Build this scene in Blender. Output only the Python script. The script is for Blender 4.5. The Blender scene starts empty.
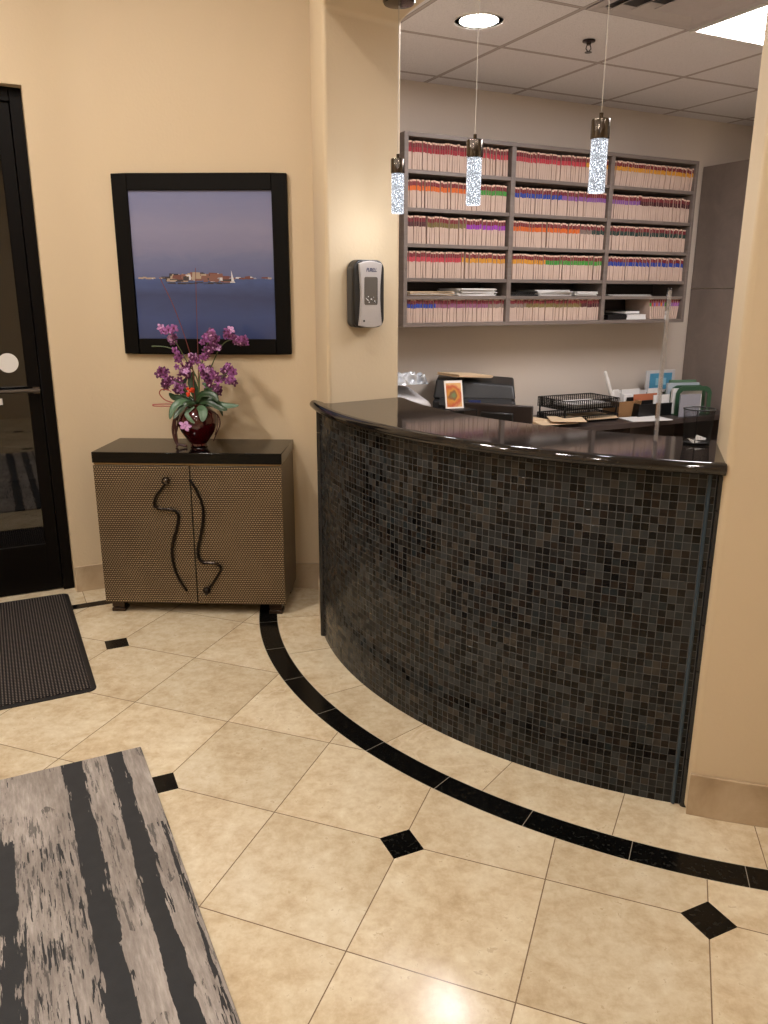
import bpy, bmesh, math, random
from mathutils import Vector, Matrix
PI = math.pi; R = math.radians
sc = bpy.context.scene
COL = sc.collection

# ------------------------------------------------------------------ camera, world, exposure
FPX = 788.917
CAM = Vector((0, 0, 1.5604))
CR = Vector((0.9999966, 0.0006938, 0.0025038))
CD = Vector((0.0025981, -0.2670483, -0.9636797))
CF = Vector((0.0, 0.9636829, -0.2670492))
cam_d = bpy.data.cameras.new('camera'); cam = bpy.data.objects.new('camera', cam_d); COL.objects.link(cam)
cam_d.sensor_fit = 'AUTO'; cam_d.sensor_width = 36; cam_d.lens = FPX / 1024 * 36; cam_d.clip_start = .02
cam.matrix_world = Matrix(((CR.x, -CD.x, -CF.x, CAM.x), (CR.y, -CD.y, -CF.y, CAM.y), (CR.z, -CD.z, -CF.z, CAM.z), (0, 0, 0, 1)))
sc.camera = cam
w = bpy.data.worlds.new('world'); sc.world = w; w.use_nodes = True
w.node_tree.nodes['Background'].inputs[0].default_value = (.02, .03, .05, 1); w.node_tree.nodes['Background'].inputs[1].default_value = .15
vs = sc.view_settings; vs.view_transform = 'Standard'; vs.look = 'None'; vs.gamma = 1; vs.exposure = 0.0; vs.use_curve_mapping = False

WARM = (1.0, .915, .835); COOL = (1.0, .96, .97)
LOBBY_W, OFFICE_W = 29.0, 58.0

# ------------------------------------------------------------------ frames of the building
ANG = 26.5; U = Vector((math.cos(R(ANG)), math.sin(R(ANG)), 0)); NV = Vector((-U.y, U.x, 0))
def un(u, n, z=0): return U * u + NV * n + Vector((0, 0, z))
CEN = Vector((1.62, 3.98, 0)); CC = Vector((1.426, 3.856, 0))
ZC, ZL, ZS = 2.72, 3.4, 2.6            # office ceiling, lobby ceiling, soffit
K = Vector((-1.433, 4.114, 0)); E0 = Vector((-.322, 4.072, 0)); PD = (E0 - K).normalized(); PA = math.atan2(PD.y, PD.x)
P2 = Vector((-.239, 3.348, 0)); P3 = Vector((.067, 3.570, 0)); P5 = Vector((.941, 2.130, 0)); P6 = Vector((1.0535, 2.473, 0))
def pol(c, r, deg, z=0): return Vector((c.x + r * math.cos(R(deg)), c.y + r * math.sin(R(deg)), z))
def ang(c, p): return math.degrees(math.atan2(p.y - c.y, p.x - c.x))
def ray(px, py):
    x, y = (px - 384) / FPX, (py - 512) / FPX
    return CR * x + CD * y + CF
def at_z(px, py, z):
    r = ray(px, py); return CAM + r * ((z - CAM.z) / r.z)
def on_plane(px, py, p0, nrm):
    r = ray(px, py); return CAM + r * ((p0 - CAM).dot(nrm) / r.dot(nrm))

# ------------------------------------------------------------------ colours and node helpers
def lin(h):
    h = h.lstrip('#'); c = [int(h[i:i + 2], 16) / 255 for i in (0, 2, 4)]
    return tuple(x / 12.92 if x <= .04045 else ((x + .055) / 1.055) ** 2.4 for x in c) + (1,)

class NT:
    def __init__(s, name):
        s.m = bpy.data.materials.new(name); s.m.use_nodes = True; s.t = s.m.node_tree; s.b = s.t.nodes['Principled BSDF']; s.out = s.t.nodes['Material Output']
    def n(s, typ, **k):
        x = s.t.nodes.new(typ)
        for a, v in k.items(): setattr(x, a, v)
        return x
    def L(s, a, b): s.t.links.new(a.s if isinstance(a, V) else a, b)
    def setin(s, inp, v):
        if isinstance(v, (V,)): s.t.links.new(v.s, inp)
        elif isinstance(v, bpy.types.NodeSocket): s.t.links.new(v, inp)
        else:
            if isinstance(v, (int, float)) and hasattr(inp.default_value, '__len__'): v = (v,) * len(inp.default_value)
            inp.default_value = v
    def math(s, op, a, b=None, c=None):
        x = s.n('ShaderNodeMath', operation=op)
        for i, v in enumerate((a, b, c)):
            if v is not None: s.setin(x.inputs[i], v)
        return V(s, x.outputs[0])
    def xyz(s, kind='Object'):
        tc = s.n('ShaderNodeTexCoord'); se = s.n('ShaderNodeSeparateXYZ'); s.L(tc.outputs[kind], se.inputs[0])
        return V(s, se.outputs[0]), V(s, se.outputs[1]), V(s, se.outputs[2]), tc.outputs[kind]
    def vec(s, x, y, z=0):
        c = s.n('ShaderNodeCombineXYZ')
        for i, v in enumerate((x, y, z)): s.setin(c.inputs[i], v)
        return c.outputs[0]
    def noise(s, vec, scale, detail=4, rough=.55, dist=0):
        x = s.n('ShaderNodeTexNoise'); s.L(vec, x.inputs['Vector']); x.inputs['Scale'].default_value = scale; x.inputs['Detail'].default_value = detail
        x.inputs['Roughness'].default_value = rough; x.inputs['Distortion'].default_value = dist
        return V(s, x.outputs[0])
    def voro(s, vec, scale, out='Distance', feature='F1'):
        x = s.n('ShaderNodeTexVoronoi', feature=feature); s.L(vec, x.inputs['Vector']); x.inputs['Scale'].default_value = scale
        return V(s, x.outputs[out])
    def white(s, vec):
        x = s.n('ShaderNodeTexWhiteNoise', noise_dimensions='3D'); s.L(vec, x.inputs['Vector']); return V(s, x.outputs['Value'])
    def mix(s, f, a, b):
        x = s.n('ShaderNodeMix', data_type='RGBA'); s.setin(x.inputs['Factor'], f)
        s.setin(x.inputs[6], lin(a) if isinstance(a, str) else a); s.setin(x.inputs[7], lin(b) if isinstance(b, str) else b)
        return x.outputs[2]
    def ramp(s, f, stops, const=False):
        x = s.n('ShaderNodeValToRGB'); s.setin(x.inputs[0], f); e = x.color_ramp.elements
        if const: x.color_ramp.interpolation = 'CONSTANT'
        while len(e) < len(stops): e.new(.5)
        for k, (p, c) in enumerate(stops): e[k].position = p; e[k].color = lin(c)
        return x.outputs[0]
    def bump(s, h, strength=.3, dist=.01):
        x = s.n('ShaderNodeBump'); x.inputs['Strength'].default_value = strength; x.inputs['Distance'].default_value = dist
        s.setin(x.inputs['Height'], h); s.L(x.outputs[0], s.b.inputs['Normal'])
    def set(s, **k):
        nm = dict(col='Base Color', rough='Roughness', metal='Metallic', coat='Coat Weight', crough='Coat Roughness', spec='Specular IOR Level', trans='Transmission Weight', alpha='Alpha', ecol='Emission Color', estr='Emission Strength', ior='IOR', sheen='Sheen Weight')
        for a, v in k.items():
            if isinstance(v, str): v = lin(v)
            s.setin(s.b.inputs[nm[a]], v)
        return s
class V:
    def __init__(s, nt, sock): s.nt = nt; s.s = sock
    def _(s, op, o): return s.nt.math(op, s, o)
    def __add__(s, o): return s._('ADD', o)
    def __sub__(s, o): return s._('SUBTRACT', o)
    def __mul__(s, o): return s._('MULTIPLY', o)
    def __truediv__(s, o): return s._('DIVIDE', o)
    def __lt__(s, o): return s._('LESS_THAN', o)
    def __gt__(s, o): return s._('GREATER_THAN', o)
    def mn(s, o): return s._('MINIMUM', o)
    def mx(s, o): return s._('MAXIMUM', o)
    def ab(s): return s.nt.math('ABSOLUTE', s)
    def rd(s): return s.nt.math('ROUND', s)
    def fl(s): return s.nt.math('FLOOR', s)
    def fr(s): return s.nt.math('FRACT', s)

_mats = {}
def plain(name, col, rough=.5, metal=0, var=.06, scale=40, coat=0, spec=None):
    if name in _mats: return _mats[name]
    t = NT(name); x, y, z, o = t.xyz(); nz = t.noise(o, scale, 3)
    c = lin(col); a = tuple(max(0, v * (1 - var)) for v in c[:3]) + (1,); b = tuple(min(1, v * (1 + var)) for v in c[:3]) + (1,)
    t.set(col=t.mix(nz, a, b), rough=rough, metal=metal, coat=coat)
    if spec is not None: t.set(spec=spec)
    _mats[name] = t.m; return t.m

# walls ----------------------------------------------------------------
def wall_mat(name, col, amt=.25):
    t = NT(name); x, y, z, o = t.xyz(); n1 = t.noise(o, 1.3, 3); n2 = t.noise(o, 70, 3)
    c = lin(col); t.set(col=t.mix(n1, tuple(v * .95 for v in c[:3]) + (1,), c), rough=.55, spec=.3); t.bump(n2, amt, .004); return t.m
M_WALL = wall_mat('beige_wall_paint', '#d3c0a2'); M_OWALL = wall_mat('greige_office_paint', '#d2c6ba', .15)
M_CEIL = wall_mat('lobby_ceiling_paint', '#e2d8c8')

def travertine(name, cell=None, base=('#c9ab84', '#dcc7a4', '#e8dabf')):
    t = NT(name); x, y, z, o = t.xyz()
    n1 = t.noise(o, 6, 6, .6, .4); c = t.ramp(n1, [(.3, base[0]), (.5, base[1]), (.72, base[2])]); t.set(col=c, rough=.35); return t.m
M_BASE = travertine('travertine_base', base=('#a08a6e', '#b39e82', '#c2b096'))

def floor_mat():
    t = NT('travertine_floor_with_black_inlay'); x, y, z, o = t.xyz()
    T = .42; th = -.3528788607; ox, oy = -2.93226254 * T, 7.96498551 * T
    dx = x - ox; dy = y - oy; c, s = math.cos(th), math.sin(th)
    a = (dx * c + dy * s) / T; b = (dx * s - dy * c) / T
    da = (a - a.rd()).ab(); db = (b - b.rd()).ab()
    gl = (da.mn(db) * T) < .0016
    d2 = (a / 2 - (a / 2).rd()).ab() * 2 + (b / 2 - (b / 2).rd()).ab() * 2
    rx = x - CEN.x; ry = y - CEN.y; r = t.math('SQRT', rx * rx + ry * ry); an = t.math('ARCTAN2', ry, rx) * (180 / PI)
    outside = r > 2.266; dot = (d2 < .165) * outside * (r > 2.326)
    inner = r < 2.175; band = (r < 2.266) * (r > 2.175)
    # straight strip in front of the door wall
    nn = x * NV.x + y * NV.y; uu = x * U.x + y * U.y
    strip = (nn > 4.062) * (nn < 4.128) * (uu < .9) * outside; beyond = (nn > 4.128) * (uu < .9) * outside
    ja = ((an + 160.1) / 11.16); jr = (ja - ja.rd()).ab() * (11.16 * PI / 180) * r
    jb = ((an + 170.1) / 8.03); jbd = (jb - jb.rd()).ab() * (8.03 * PI / 180) * r
    js = ((uu - .325) / .42); jsd = (js - js.rd()).ab() * .42
    line_in = (jr < .0014) * inner
    line_band = (jbd < .0011) * band
    edge = ((r - 2.266).ab() < .0016).mx((r - 2.175).ab() < .0016).mx((d2 - .165).ab() * outside * (r > 2.326) < -1)
    line_by = (jsd < .0014) * beyond
    field = outside * (t.math('SUBTRACT', 1.0, strip.mx(beyond)))
    line = (gl * field * t.math('SUBTRACT', 1.0, dot)).mx(line_in).mx(line_by)
    black = dot.mx(band).mx(strip); nodot = t.math('SUBTRACT', 1.0, dot)
    ida = a.fl() * field + ja.fl() * inner + js.fl() * beyond; idb = b.fl() * field + inner * 57 + beyond * 91
    rnd = t.white(t.vec(ida, idb, 3.3)); rn2 = t.white(t.vec(ida, idb, 8.1))
    off = t.vec(x + rnd * 37, y + rn2 * 41, rnd * 9)
    n1 = t.noise(off, 4.5, 8, .68, .3); n2 = t.noise(off, 22, 6, .7, .2); n3 = t.noise(off, 45, 3)
    col = t.ramp(n1 * .5 + n2 * .5, [(.33, '#b8a384'), (.44, '#cab89a'), (.53, '#d7c9ad'), (.64, '#e3d9c2')])
    pits = (n2 > .62) * (n3 > .56)
    col = t.mix(pits * .35, col, '#9c7c50')
    # pale vein
    v1 = (t.noise(off, 1.7, 3, .5, 1.5) - .5).ab() < .006
    col = t.mix(v1 * (rnd > .8) * .22, col, '#f0e6d2')
    hs = t.n('ShaderNodeHueSaturation'); t.L(col, hs.inputs['Color']); t.setin(hs.inputs['Value'], rnd * .14 + .93); col = hs.outputs[0]
    g1 = t.voro(o, 90, 'Color') if False else t.noise(o, 60, 3, .6); g2 = t.voro(t.vec(x, y, 0), 70)
    gran = t.mix((g1 > .6) * .6, '#070707', '#262622'); gran = t.mix((g2 < .10) * .35, gran, '#4b4d49')
    col = t.mix(black, col, gran)
    col = t.mix(line, col, '#7d6a56'); col = t.mix(line_band, col, '#8a867c'); col = t.mix(edge * (t.math('SUBTRACT', 1.0, beyond)) * .6, col, '#cfc4ac')
    rough = n2 * .14 + .12
    t.set(col=col, rough=rough, spec=t.math('SUBTRACT', .5, black * .3))
    t.bump(t.math('SUBTRACT', 0.0, line * .6 + pits * .2), .3, .002)
    return t.m
M_FLOOR = floor_mat()

def mosaic_mat():
    t = NT('slate_mosaic_tile')
    uv = t.n('ShaderNodeUVMap'); se = t.n('ShaderNodeSeparateXYZ'); t.L(uv.outputs[0], se.inputs[0]); x = V(t, se.outputs[0]); y = V(t, se.outputs[1])
    p = .0240; a = x / p; b = y / p; ia = a.fl(); ib = b.fl(); fa = (a.fr() - .5).ab(); fb = (b.fr() - .5).ab()
    r1 = t.white(t.vec(ia, ib, 1)); r2 = t.white(t.vec(ia, ib, 2)); r3 = t.white(t.vec(ia, ib, 3)); r4 = t.white(t.vec(ia, ib, 4))
    c = t.ramp(r1, [(0, '#050505'), (.15, '#151414'), (.27, '#272829'), (.42, '#313436'), (.56, '#424547'), (.68, '#2a211c'), (.78, '#4a443e'), (.87, '#171211'), (.94, '#2d3539')], True)
    nz = t.noise(t.vec(x, y, r2 * 5), 60, 5, .7)
    hv = t.n('ShaderNodeHueSaturation'); t.L(c, hv.inputs['Color']); hv.inputs['Value'].default_value = .66; c = t.mix(nz * .4, hv.outputs[0], '#080808')
    grout = fa.mx(fb) > .458
    col = t.mix(grout, c, '#505152')
    t.set(col=col, rough=grout * .5 + r3 * r3 * .35 + .12, spec=.26)
    h = t.math('SUBTRACT', 1.0, grout) * .5 + nz * .18 + (a.fr() - .5) * (r2 - .5) * .35 + (b.fr() - .5) * (r4 - .5) * .35
    t.bump(h, .5, .0025); return t.m
M_MOS = mosaic_mat()

def granite_mat():
    t = NT('dark_polished_granite'); x, y, z, o = t.xyz(); n = t.noise(o, 28, 6, .7, .6); v = t.voro(o, 85); n2 = t.noise(o, 5, 4)
    c = t.ramp(n, [(.36, '#080708'), (.5, '#151313'), (.62, '#262220'), (.76, '#463f3a')]); c = t.mix((v < .17) * .25, c, '#5d574f'); c = t.mix(n2 * .35, c, '#151214')
    t.set(col=c, rough=.07, spec=.7); return t.m
M_GRAN = granite_mat()

def woven_bronze():
    t = NT('woven_bronze_panel'); uv = t.n('ShaderNodeUVMap'); se = t.n('ShaderNodeSeparateXYZ'); t.L(uv.outputs[0], se.inputs[0]); x = V(t, se.outputs[0]); y = V(t, se.outputs[1])
    p = .0128; a = x / p; b = y / (p * .8); row = b.fl(); sh = (row / 2).fr() ; a2 = a + sh
    fa = (a2.fr() - .5).ab() * 2; fb = (b.fr() - .5).ab() * 2
    h = t.math('SUBTRACT', 1.0, t.math('SQRT', fa * fa * .8 + fb * fb))
    o = t.n('ShaderNodeTexCoord').outputs['Object']; nz = t.noise(o, 9, 4, .6)
    c = t.ramp(h, [(0.0, '#1c1712'), (.25, '#5c4f40'), (.7, '#c4ae8c')]); c = t.mix(nz * .45, c, '#463a2d')
    t.set(col=c, metal=.55, rough=.42); t.bump(h, .6, .002); return t.m
M_WOVEN = woven_bronze()

def rug_mat():
    t = NT('distressed_striped_rug'); x, y, z, o = t.xyz()     # local x = across from right edge (negative inward), y = along
    wob = t.noise(t.vec(x * 9, y * 1.6, 0), 5, 5, .65); wf = t.noise(t.vec(x * 90, y * 5, 1), 2.2, 4, .7); nb = t.noise(t.vec(x * 5, y * 2.2, 4), 1.6, 4)
    msk = t.noise(t.vec(x * 3, y * 1.3, 20), 2.2, 2) > .5; q = x + (wob - .5) * .02 + (wf - .5) * .012 + (t.noise(t.vec(x * 60, y * 4.5, 31), 1.6, 3, .6) - .5) * .08 * msk
    base = t.ramp(t.noise(t.vec(x * 50, y * 6, 2), 2, 5, .7) * .5 + nb * .5, [(.34, '#78716c'), (.5, '#9a928c'), (.66, '#beb6b0')])
    def bandm(c0, c1): return (q > c0) * (q < c1)
    gap = t.noise(t.vec(x * 55, y * 4.2, 7), 1.5, 4, .65); gp2 = t.noise(t.vec(x * 3, y * 3, 9), 1.3, 2)
    solid = (gap * .35 + gp2 * .65) < .66
    dark = bandm(-.262, -.196).mx(bandm(-.122, -.066)) * solid
    lf = bandm(-.52, -.425) * ((gap * .4 + gp2 * .6) < .55)
    spots = (t.noise(t.vec(x * 60, y * 5, 12), 1.5, 4, .7) > .56) * (t.noise(t.vec(x * 2, y * 1.2, 5), 2, 2) > .47) * .8
    lf2 = bandm(-.72, -.62) * solid; lf3 = bandm(-.95, -.87)
    edge = bandm(-.02, -.010) * (y < -.45); stk = (t.noise(t.vec(x * 75, y * 5.5, 40), 1.4, 3, .6) > .58) * (x > -.43) * (x < -.27) * (y < -.42); dark = dark.mx(stk)
    m = dark.mx(lf).mx(spots * .8).mx(lf2).mx(lf3).mx(edge)
    f = t.noise(o, 420, 2)
    c = t.mix(m, base, t.mix(t.noise(o, 20, 3), '#27292c', '#36383b')); c = t.mix(f * .25, c, '#4c4845')
    t.set(col=c, rough=.9, spec=.15, sheen=.1); t.bump(f * .5 + m * -.3, .5, .003); return t.m
M_RUG = rug_mat()

def mat_mat():
    t = NT('ribbed_charcoal_matting'); x, y, z, o = t.xyz()
    rib = t.math('SINE', x * (2 * PI / .0125)) * .5 + .5; br = t.math('SINE', y * (2 * PI / .0145) + (x / .0125).fl() * 2.1) * .5 + .5
    f = t.noise(o, 300, 2); h = rib * (br * .85 + .15)
    c = t.ramp(h * .75 + f * .25, [(.08, '#19181a'), (.35, '#302d2e'), (.75, '#7a716a')])
    t.set(col=c, rough=.92, spec=.15); t.bump(h, .9, .005); return t.m
M_MAT = mat_mat()

def ceil_tile():
    t = NT('suspended_ceiling_tile'); x, y, z, o = t.xyz(); uu = x * U.x + y * U.y; nn = x * NV.x + y * NV.y
    a = (uu - 2.43) / .61; b = (nn - 3.0) / .61
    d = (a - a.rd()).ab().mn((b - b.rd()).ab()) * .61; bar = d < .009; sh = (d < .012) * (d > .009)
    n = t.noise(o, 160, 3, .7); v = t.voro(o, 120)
    c = t.mix((n > .56) * .35, '#e0dcdf', '#b0abae'); c = t.mix(bar, c, '#b6acaa'); c = t.mix(sh, c, '#6f6664')  # white T-bars painted darker, with a thin shade line along each
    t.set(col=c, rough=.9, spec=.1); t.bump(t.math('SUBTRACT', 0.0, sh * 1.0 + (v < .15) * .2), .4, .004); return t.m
M_CTILE = ceil_tile()

def laminate(name, a, b, sx=2.0, sy=2.0, sz=2.0):
    t = NT(name); x, y, z, o = t.xyz(); n = t.noise(t.vec(x * sx, y * sy, z * sz), 2.5, 6, .65, .6); t.set(col=t.mix(n, a, b), rough=.42); return t.m
M_PANEL = laminate('taupe_mottled_laminate', '#665a54', '#8f8178')
M_SHELF = laminate('grey_woodgrain_laminate', '#5c514c', '#857a73', 1, 1, 14)
M_DESK = laminate('dark_brown_laminate', '#2d2523', '#453a37', 2, 6, 2)

M_BLACK = plain('black_lacquer', '#040404', .12, spec=.25); M_FRAME = plain('black_wood_frame', '#080605', .5, spec=.12)
M_DOOR = plain('dark_bronze_aluminium', '#080504', .45, spec=.12); M_CHROME = plain('chrome', '#c9c6c2', .12, 1); M_NICKEL = plain('polished_dark_nickel', '#5d5650', .16, 1)
M_BRONZE = plain('aged_bronze_rod', '#2c2622', .3, .9); M_STEEL = plain('dull_steel', '#6f6a66', .3, 1)
M_BRSIDE = plain('bronze_side_panel', '#5c4f3e', .38, .5, var=.15)
M_WIREB = plain('black_wire', '#0d0d0e', .4, .4); M_PLB = plain('black_plastic', '#131314', .35); M_PLD = plain('charcoal_plastic', '#1f2023', .45)
M_PAPER = plain('white_paper', '#dcdad8', .8, var=.02); M_MANILA = plain('manila_paper', '#d9bf9d', .8, var=.05)
M_SILVER = plain('silver_plastic', '#b0aaa8', .35, .3); M_GREYW = plain('light_grey_plastic', '#c9c7c8', .5)
M_WHITE = plain('white_enamel', '#e4e1dd', .4)

def glassy(name, tint=(1, 1, 1, 1), gloss=.1, op=0.0, opcol=(0, 0, 0, 1)):
    t = NT(name); tr = t.n('ShaderNodeBsdfTransparent'); tr.inputs[0].default_value = tint; gl = t.n('ShaderNodeBsdfGlossy'); gl.inputs['Roughness'].default_value = .02
    fr = t.n('ShaderNodeFresnel'); fr.inputs[0].default_value = 1.5; mx = t.n('ShaderNodeMixShader'); a = t.math('MAXIMUM', V(t, fr.outputs[0]), gloss)
    t.L(a, mx.inputs[0]); t.L(tr.outputs[0], mx.inputs[1]); t.L(gl.outputs[0], mx.inputs[2]); t.L(mx.outputs[0], t.out.inputs[0]); return t.m
M_GLASS = glassy('door_glass', (.25, .25, .27, 1), .10); M_ACR = glassy('clear_acrylic', (.93, .95, .95, 1), .10)

def emit(name, col, s):
    t = NT(name); t.set(col='#ffffff', ecol=lin(col), estr=s, rough=.5); return t.m
def frosted():
    t = NT('frosted_acrylic_edge'); t.set(col='#b9b3b4', rough=.3, alpha=.38); return t.m
M_LED = emit('troffer_diffuser_glow', '#f4f4ff', 7); M_CAN = emit('downlight_lens_glow', '#ffe6cc', 6); M_CANW = emit('warm_downlight_glow', '#ffc98f', 12)
def bubble():
    t = NT('bubble_glass_glow'); x, y, z, o = t.xyz(); v = t.voro(t.vec(x, y, z * .9), 210); v2 = t.voro(o, 420)
    g = (v < .33) * .7 + (v2 > .55) * .35 + .12
    t.set(col='#4a5058', rough=.1, spec=.4, ecol=t.mix(g, '#808a96', '#f2f6ff'), estr=g * 2.3 + .15); t.bump(v, .6, .003); return t.m
M_BUB = bubble()

# ------------------------------------------------------------------ mesh builder
class MB:
    def __init__(s): s.v = []; s.f = []; s.m = []; s.uv = {}
    def add(s, vs, fs, mi=0):
        o = len(s.v); s.v += [Vector(x) for x in vs]
        for f in fs: s.f.append([i + o for i in f]); s.m.append(mi)
        return s
    def box(s, x0, x1, y0, y1, z0, z1, mi=0, M=None):
        vs = [Vector(p) for p in ((x0, y0, z0), (x1, y0, z0), (x1, y1, z0), (x0, y1, z0), (x0, y0, z1), (x1, y0, z1), (x1, y1, z1), (x0, y1, z1))]
        if M: vs = [M @ p for p in vs]
        return s.add(vs, [(0, 3, 2, 1), (4, 5, 6, 7), (0, 1, 5, 4), (1, 2, 6, 5), (2, 3, 7, 6), (3, 0, 4, 7)], mi)
    def prism(s, pts, z0, z1, mi=0, M=None):
        n = len(pts); vs = [Vector((p[0], p[1], z0)) for p in pts] + [Vector((p[0], p[1], z1)) for p in pts]
        if M: vs = [M @ p for p in vs]
        return s.add(vs, [tuple(range(n))[::-1], tuple(range(n, 2 * n))] + [(i, (i + 1) % n, n + (i + 1) % n, n + i) for i in range(n)], mi)
    def lathe(s, prof, seg=24, mi=0, M=None, cap=True):
        vs = []; fs = []
        for r, z in prof:
            for k in range(seg): vs.append(Vector((r * math.cos(2 * PI * k / seg), r * math.sin(2 * PI * k / seg), z)))
        for j in range(len(prof) - 1):
            for k in range(seg): k2 = (k + 1) % seg; fs.append((j * seg + k, j * seg + k2, (j + 1) * seg + k2, (j + 1) * seg + k))
        if cap and prof[0][0] > 1e-5: fs.append(tuple(range(seg))[::-1])
        if cap and prof[-1][0] > 1e-5: fs.append(tuple(range((len(prof) - 1) * seg, len(prof) * seg)))
        if M: vs = [M @ p for p in vs]
        return s.add(vs, fs, mi)
    def tube(s, pts, r, seg=8, mi=0, closed=False):
        pts = [Vector(p) for p in pts]; n = len(pts); rs = r if isinstance(r, (list, tuple)) else [r] * n; vs = []; fs = []; up = None
        for i, p in enumerate(pts):
            a = pts[(i - 1) % n] if (closed or i > 0) else p; b = pts[(i + 1) % n] if (closed or i < n - 1) else p
            t = (b - a).normalized()
            if up is None: up = t.orthogonal().normalized()
            else: up = (up - t * up.dot(t)).normalized()
            bi = t.cross(up)
            for k in range(seg): an = 2 * PI * k / seg; vs.append(p + (up * math.cos(an) + bi * math.sin(an)) * rs[i])
        for i in range(n if closed else n - 1):
            j = (i + 1) % n
            for k in range(seg): k2 = (k + 1) % seg; fs.append((i * seg + k, i * seg + k2, j * seg + k2, j * seg + k))
        if not closed: fs += [tuple(range(seg))[::-1], tuple(range((n - 1) * seg, n * seg))]
        return s.add(vs, fs, mi)
    def ball(s, c, r, seg=12, mi=0, sz=1.0):
        prof = [(max(r * math.sin(PI * k / 8), 0), -r * sz * math.cos(PI * k / 8)) for k in range(9)]
        prof[0] = (1e-6, prof[0][1]); prof[-1] = (1e-6, prof[-1][1])
        return s.lathe(prof, seg, mi, Matrix.Translation(c))
    def mesh(s, name, mats):
        me = bpy.data.meshes.new(name); me.from_pydata([tuple(v) for v in s.v], [], s.f)
        for m in (mats if isinstance(mats, (list, tuple)) else [mats]): me.materials.append(m)
        for p, mi in zip(me.polygons, s.m): p.material_index = mi
        bm = bmesh.new(); bm.from_mesh(me); bmesh.ops.remove_doubles(bm, verts=bm.verts, dist=1e-6); bmesh.ops.recalc_face_normals(bm, faces=bm.faces); bm.to_mesh(me); bm.free()
        return me
    def obj(s, name, mats, parent=None, bevel=0, smooth=False, seg=2, loc=None, rotz=0):
        o = bpy.data.objects.new(name, s.mesh(name, mats)); COL.objects.link(o)
        if parent: o.parent = parent
        if loc is not None: o.location = loc
        o.rotation_euler.z = rotz
        if bevel:
            b = o.modifiers.new('bevel', 'BEVEL'); b.width = bevel; b.segments = seg; b.limit_method = 'ANGLE'; b.angle_limit = R(40); b.harden_normals = False
        if smooth or bevel:
            for p in o.data.polygons: p.use_smooth = True
            try:
                bm = bmesh.new(); bm.from_mesh(o.data)
                for e in bm.edges:
                    e.smooth = not (len(e.link_faces) == 2 and e.calc_face_angle(0) > R(35))
                bm.to_mesh(o.data); bm.free()
            except Exception: pass
        return o
def curve_smooth(pts, n=6):
    pts = [Vector(p) for p in pts]; out = []
    for i in range(len(pts) - 1):
        p0 = pts[max(i - 1, 0)]; p1 = pts[i]; p2 = pts[i + 1]; p3 = pts[min(i + 2, len(pts) - 1)]
        for k in range(n):
            t = k / n; out.append(.5 * ((2 * p1) + (p2 - p0) * t + (2 * p0 - 5 * p1 + 4 * p2 - p3) * t * t + (3 * p1 - p0 - 3 * p2 + p3) * t ** 3))
    out.append(pts[-1]); return out
def tag(o, label=None, cat=None, group=None, kind=None):
    if label: o['label'] = label
    if cat: o['category'] = cat
    if group: o['group'] = group
    if kind: o['kind'] = kind
    return o
def thing(name, label, cat, loc=(0, 0, 0), rotz=0, group=None):
    o = bpy.data.objects.new(name, None); COL.objects.link(o); o.location = loc; o.rotation_euler.z = rotz; o.empty_display_size = .1
    return tag(o, label, cat, group)
def struct(o): o['kind'] = 'structure'; return o

# ------------------------------------------------------------------ structure: floor, walls, ceilings
W1 = K - U * 3.2; W2 = W1 - NV * 6.6; W3 = W2 + U * 6.2
ARC_END = -52.0; AE = pol(CEN, 1.97, ARC_END)
struct(MB().box(-7, 7, -5, 9, -.1, 0).obj('floor', M_FLOOR))
struct(MB().prism([W1 - U * .3 + NV * 1.2, W2 - U * .3 - NV * .3, W3 + U * .3 - NV * .3, AE + U * 1.5, un(5, 2.1), CEN + (AE - CEN) * .6, P6 + NV * .0 + (P5 - P6) * .4, P3 + (P2 - P3) * .4, un(1.5, 4.2), un(.2, 4.9)], ZL, ZL + .1).obj('ceiling', M_CEIL))
oc = struct(MB().prism([un(1.6, 4.5), un(1.6, 3.3), pol(CEN, 1.72, -172), pol(CEN, 1.72, -160), pol(CEN, 1.72, -145), pol(CEN, 1.72, -130), pol(CEN, 1.72, -115), pol(CEN, 1.72, -105), un(2.9, .9), un(6.2, .9), un(6.2, 4.5)], ZC, ZC + .08).obj('ceiling_office', M_CTILE))
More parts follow.
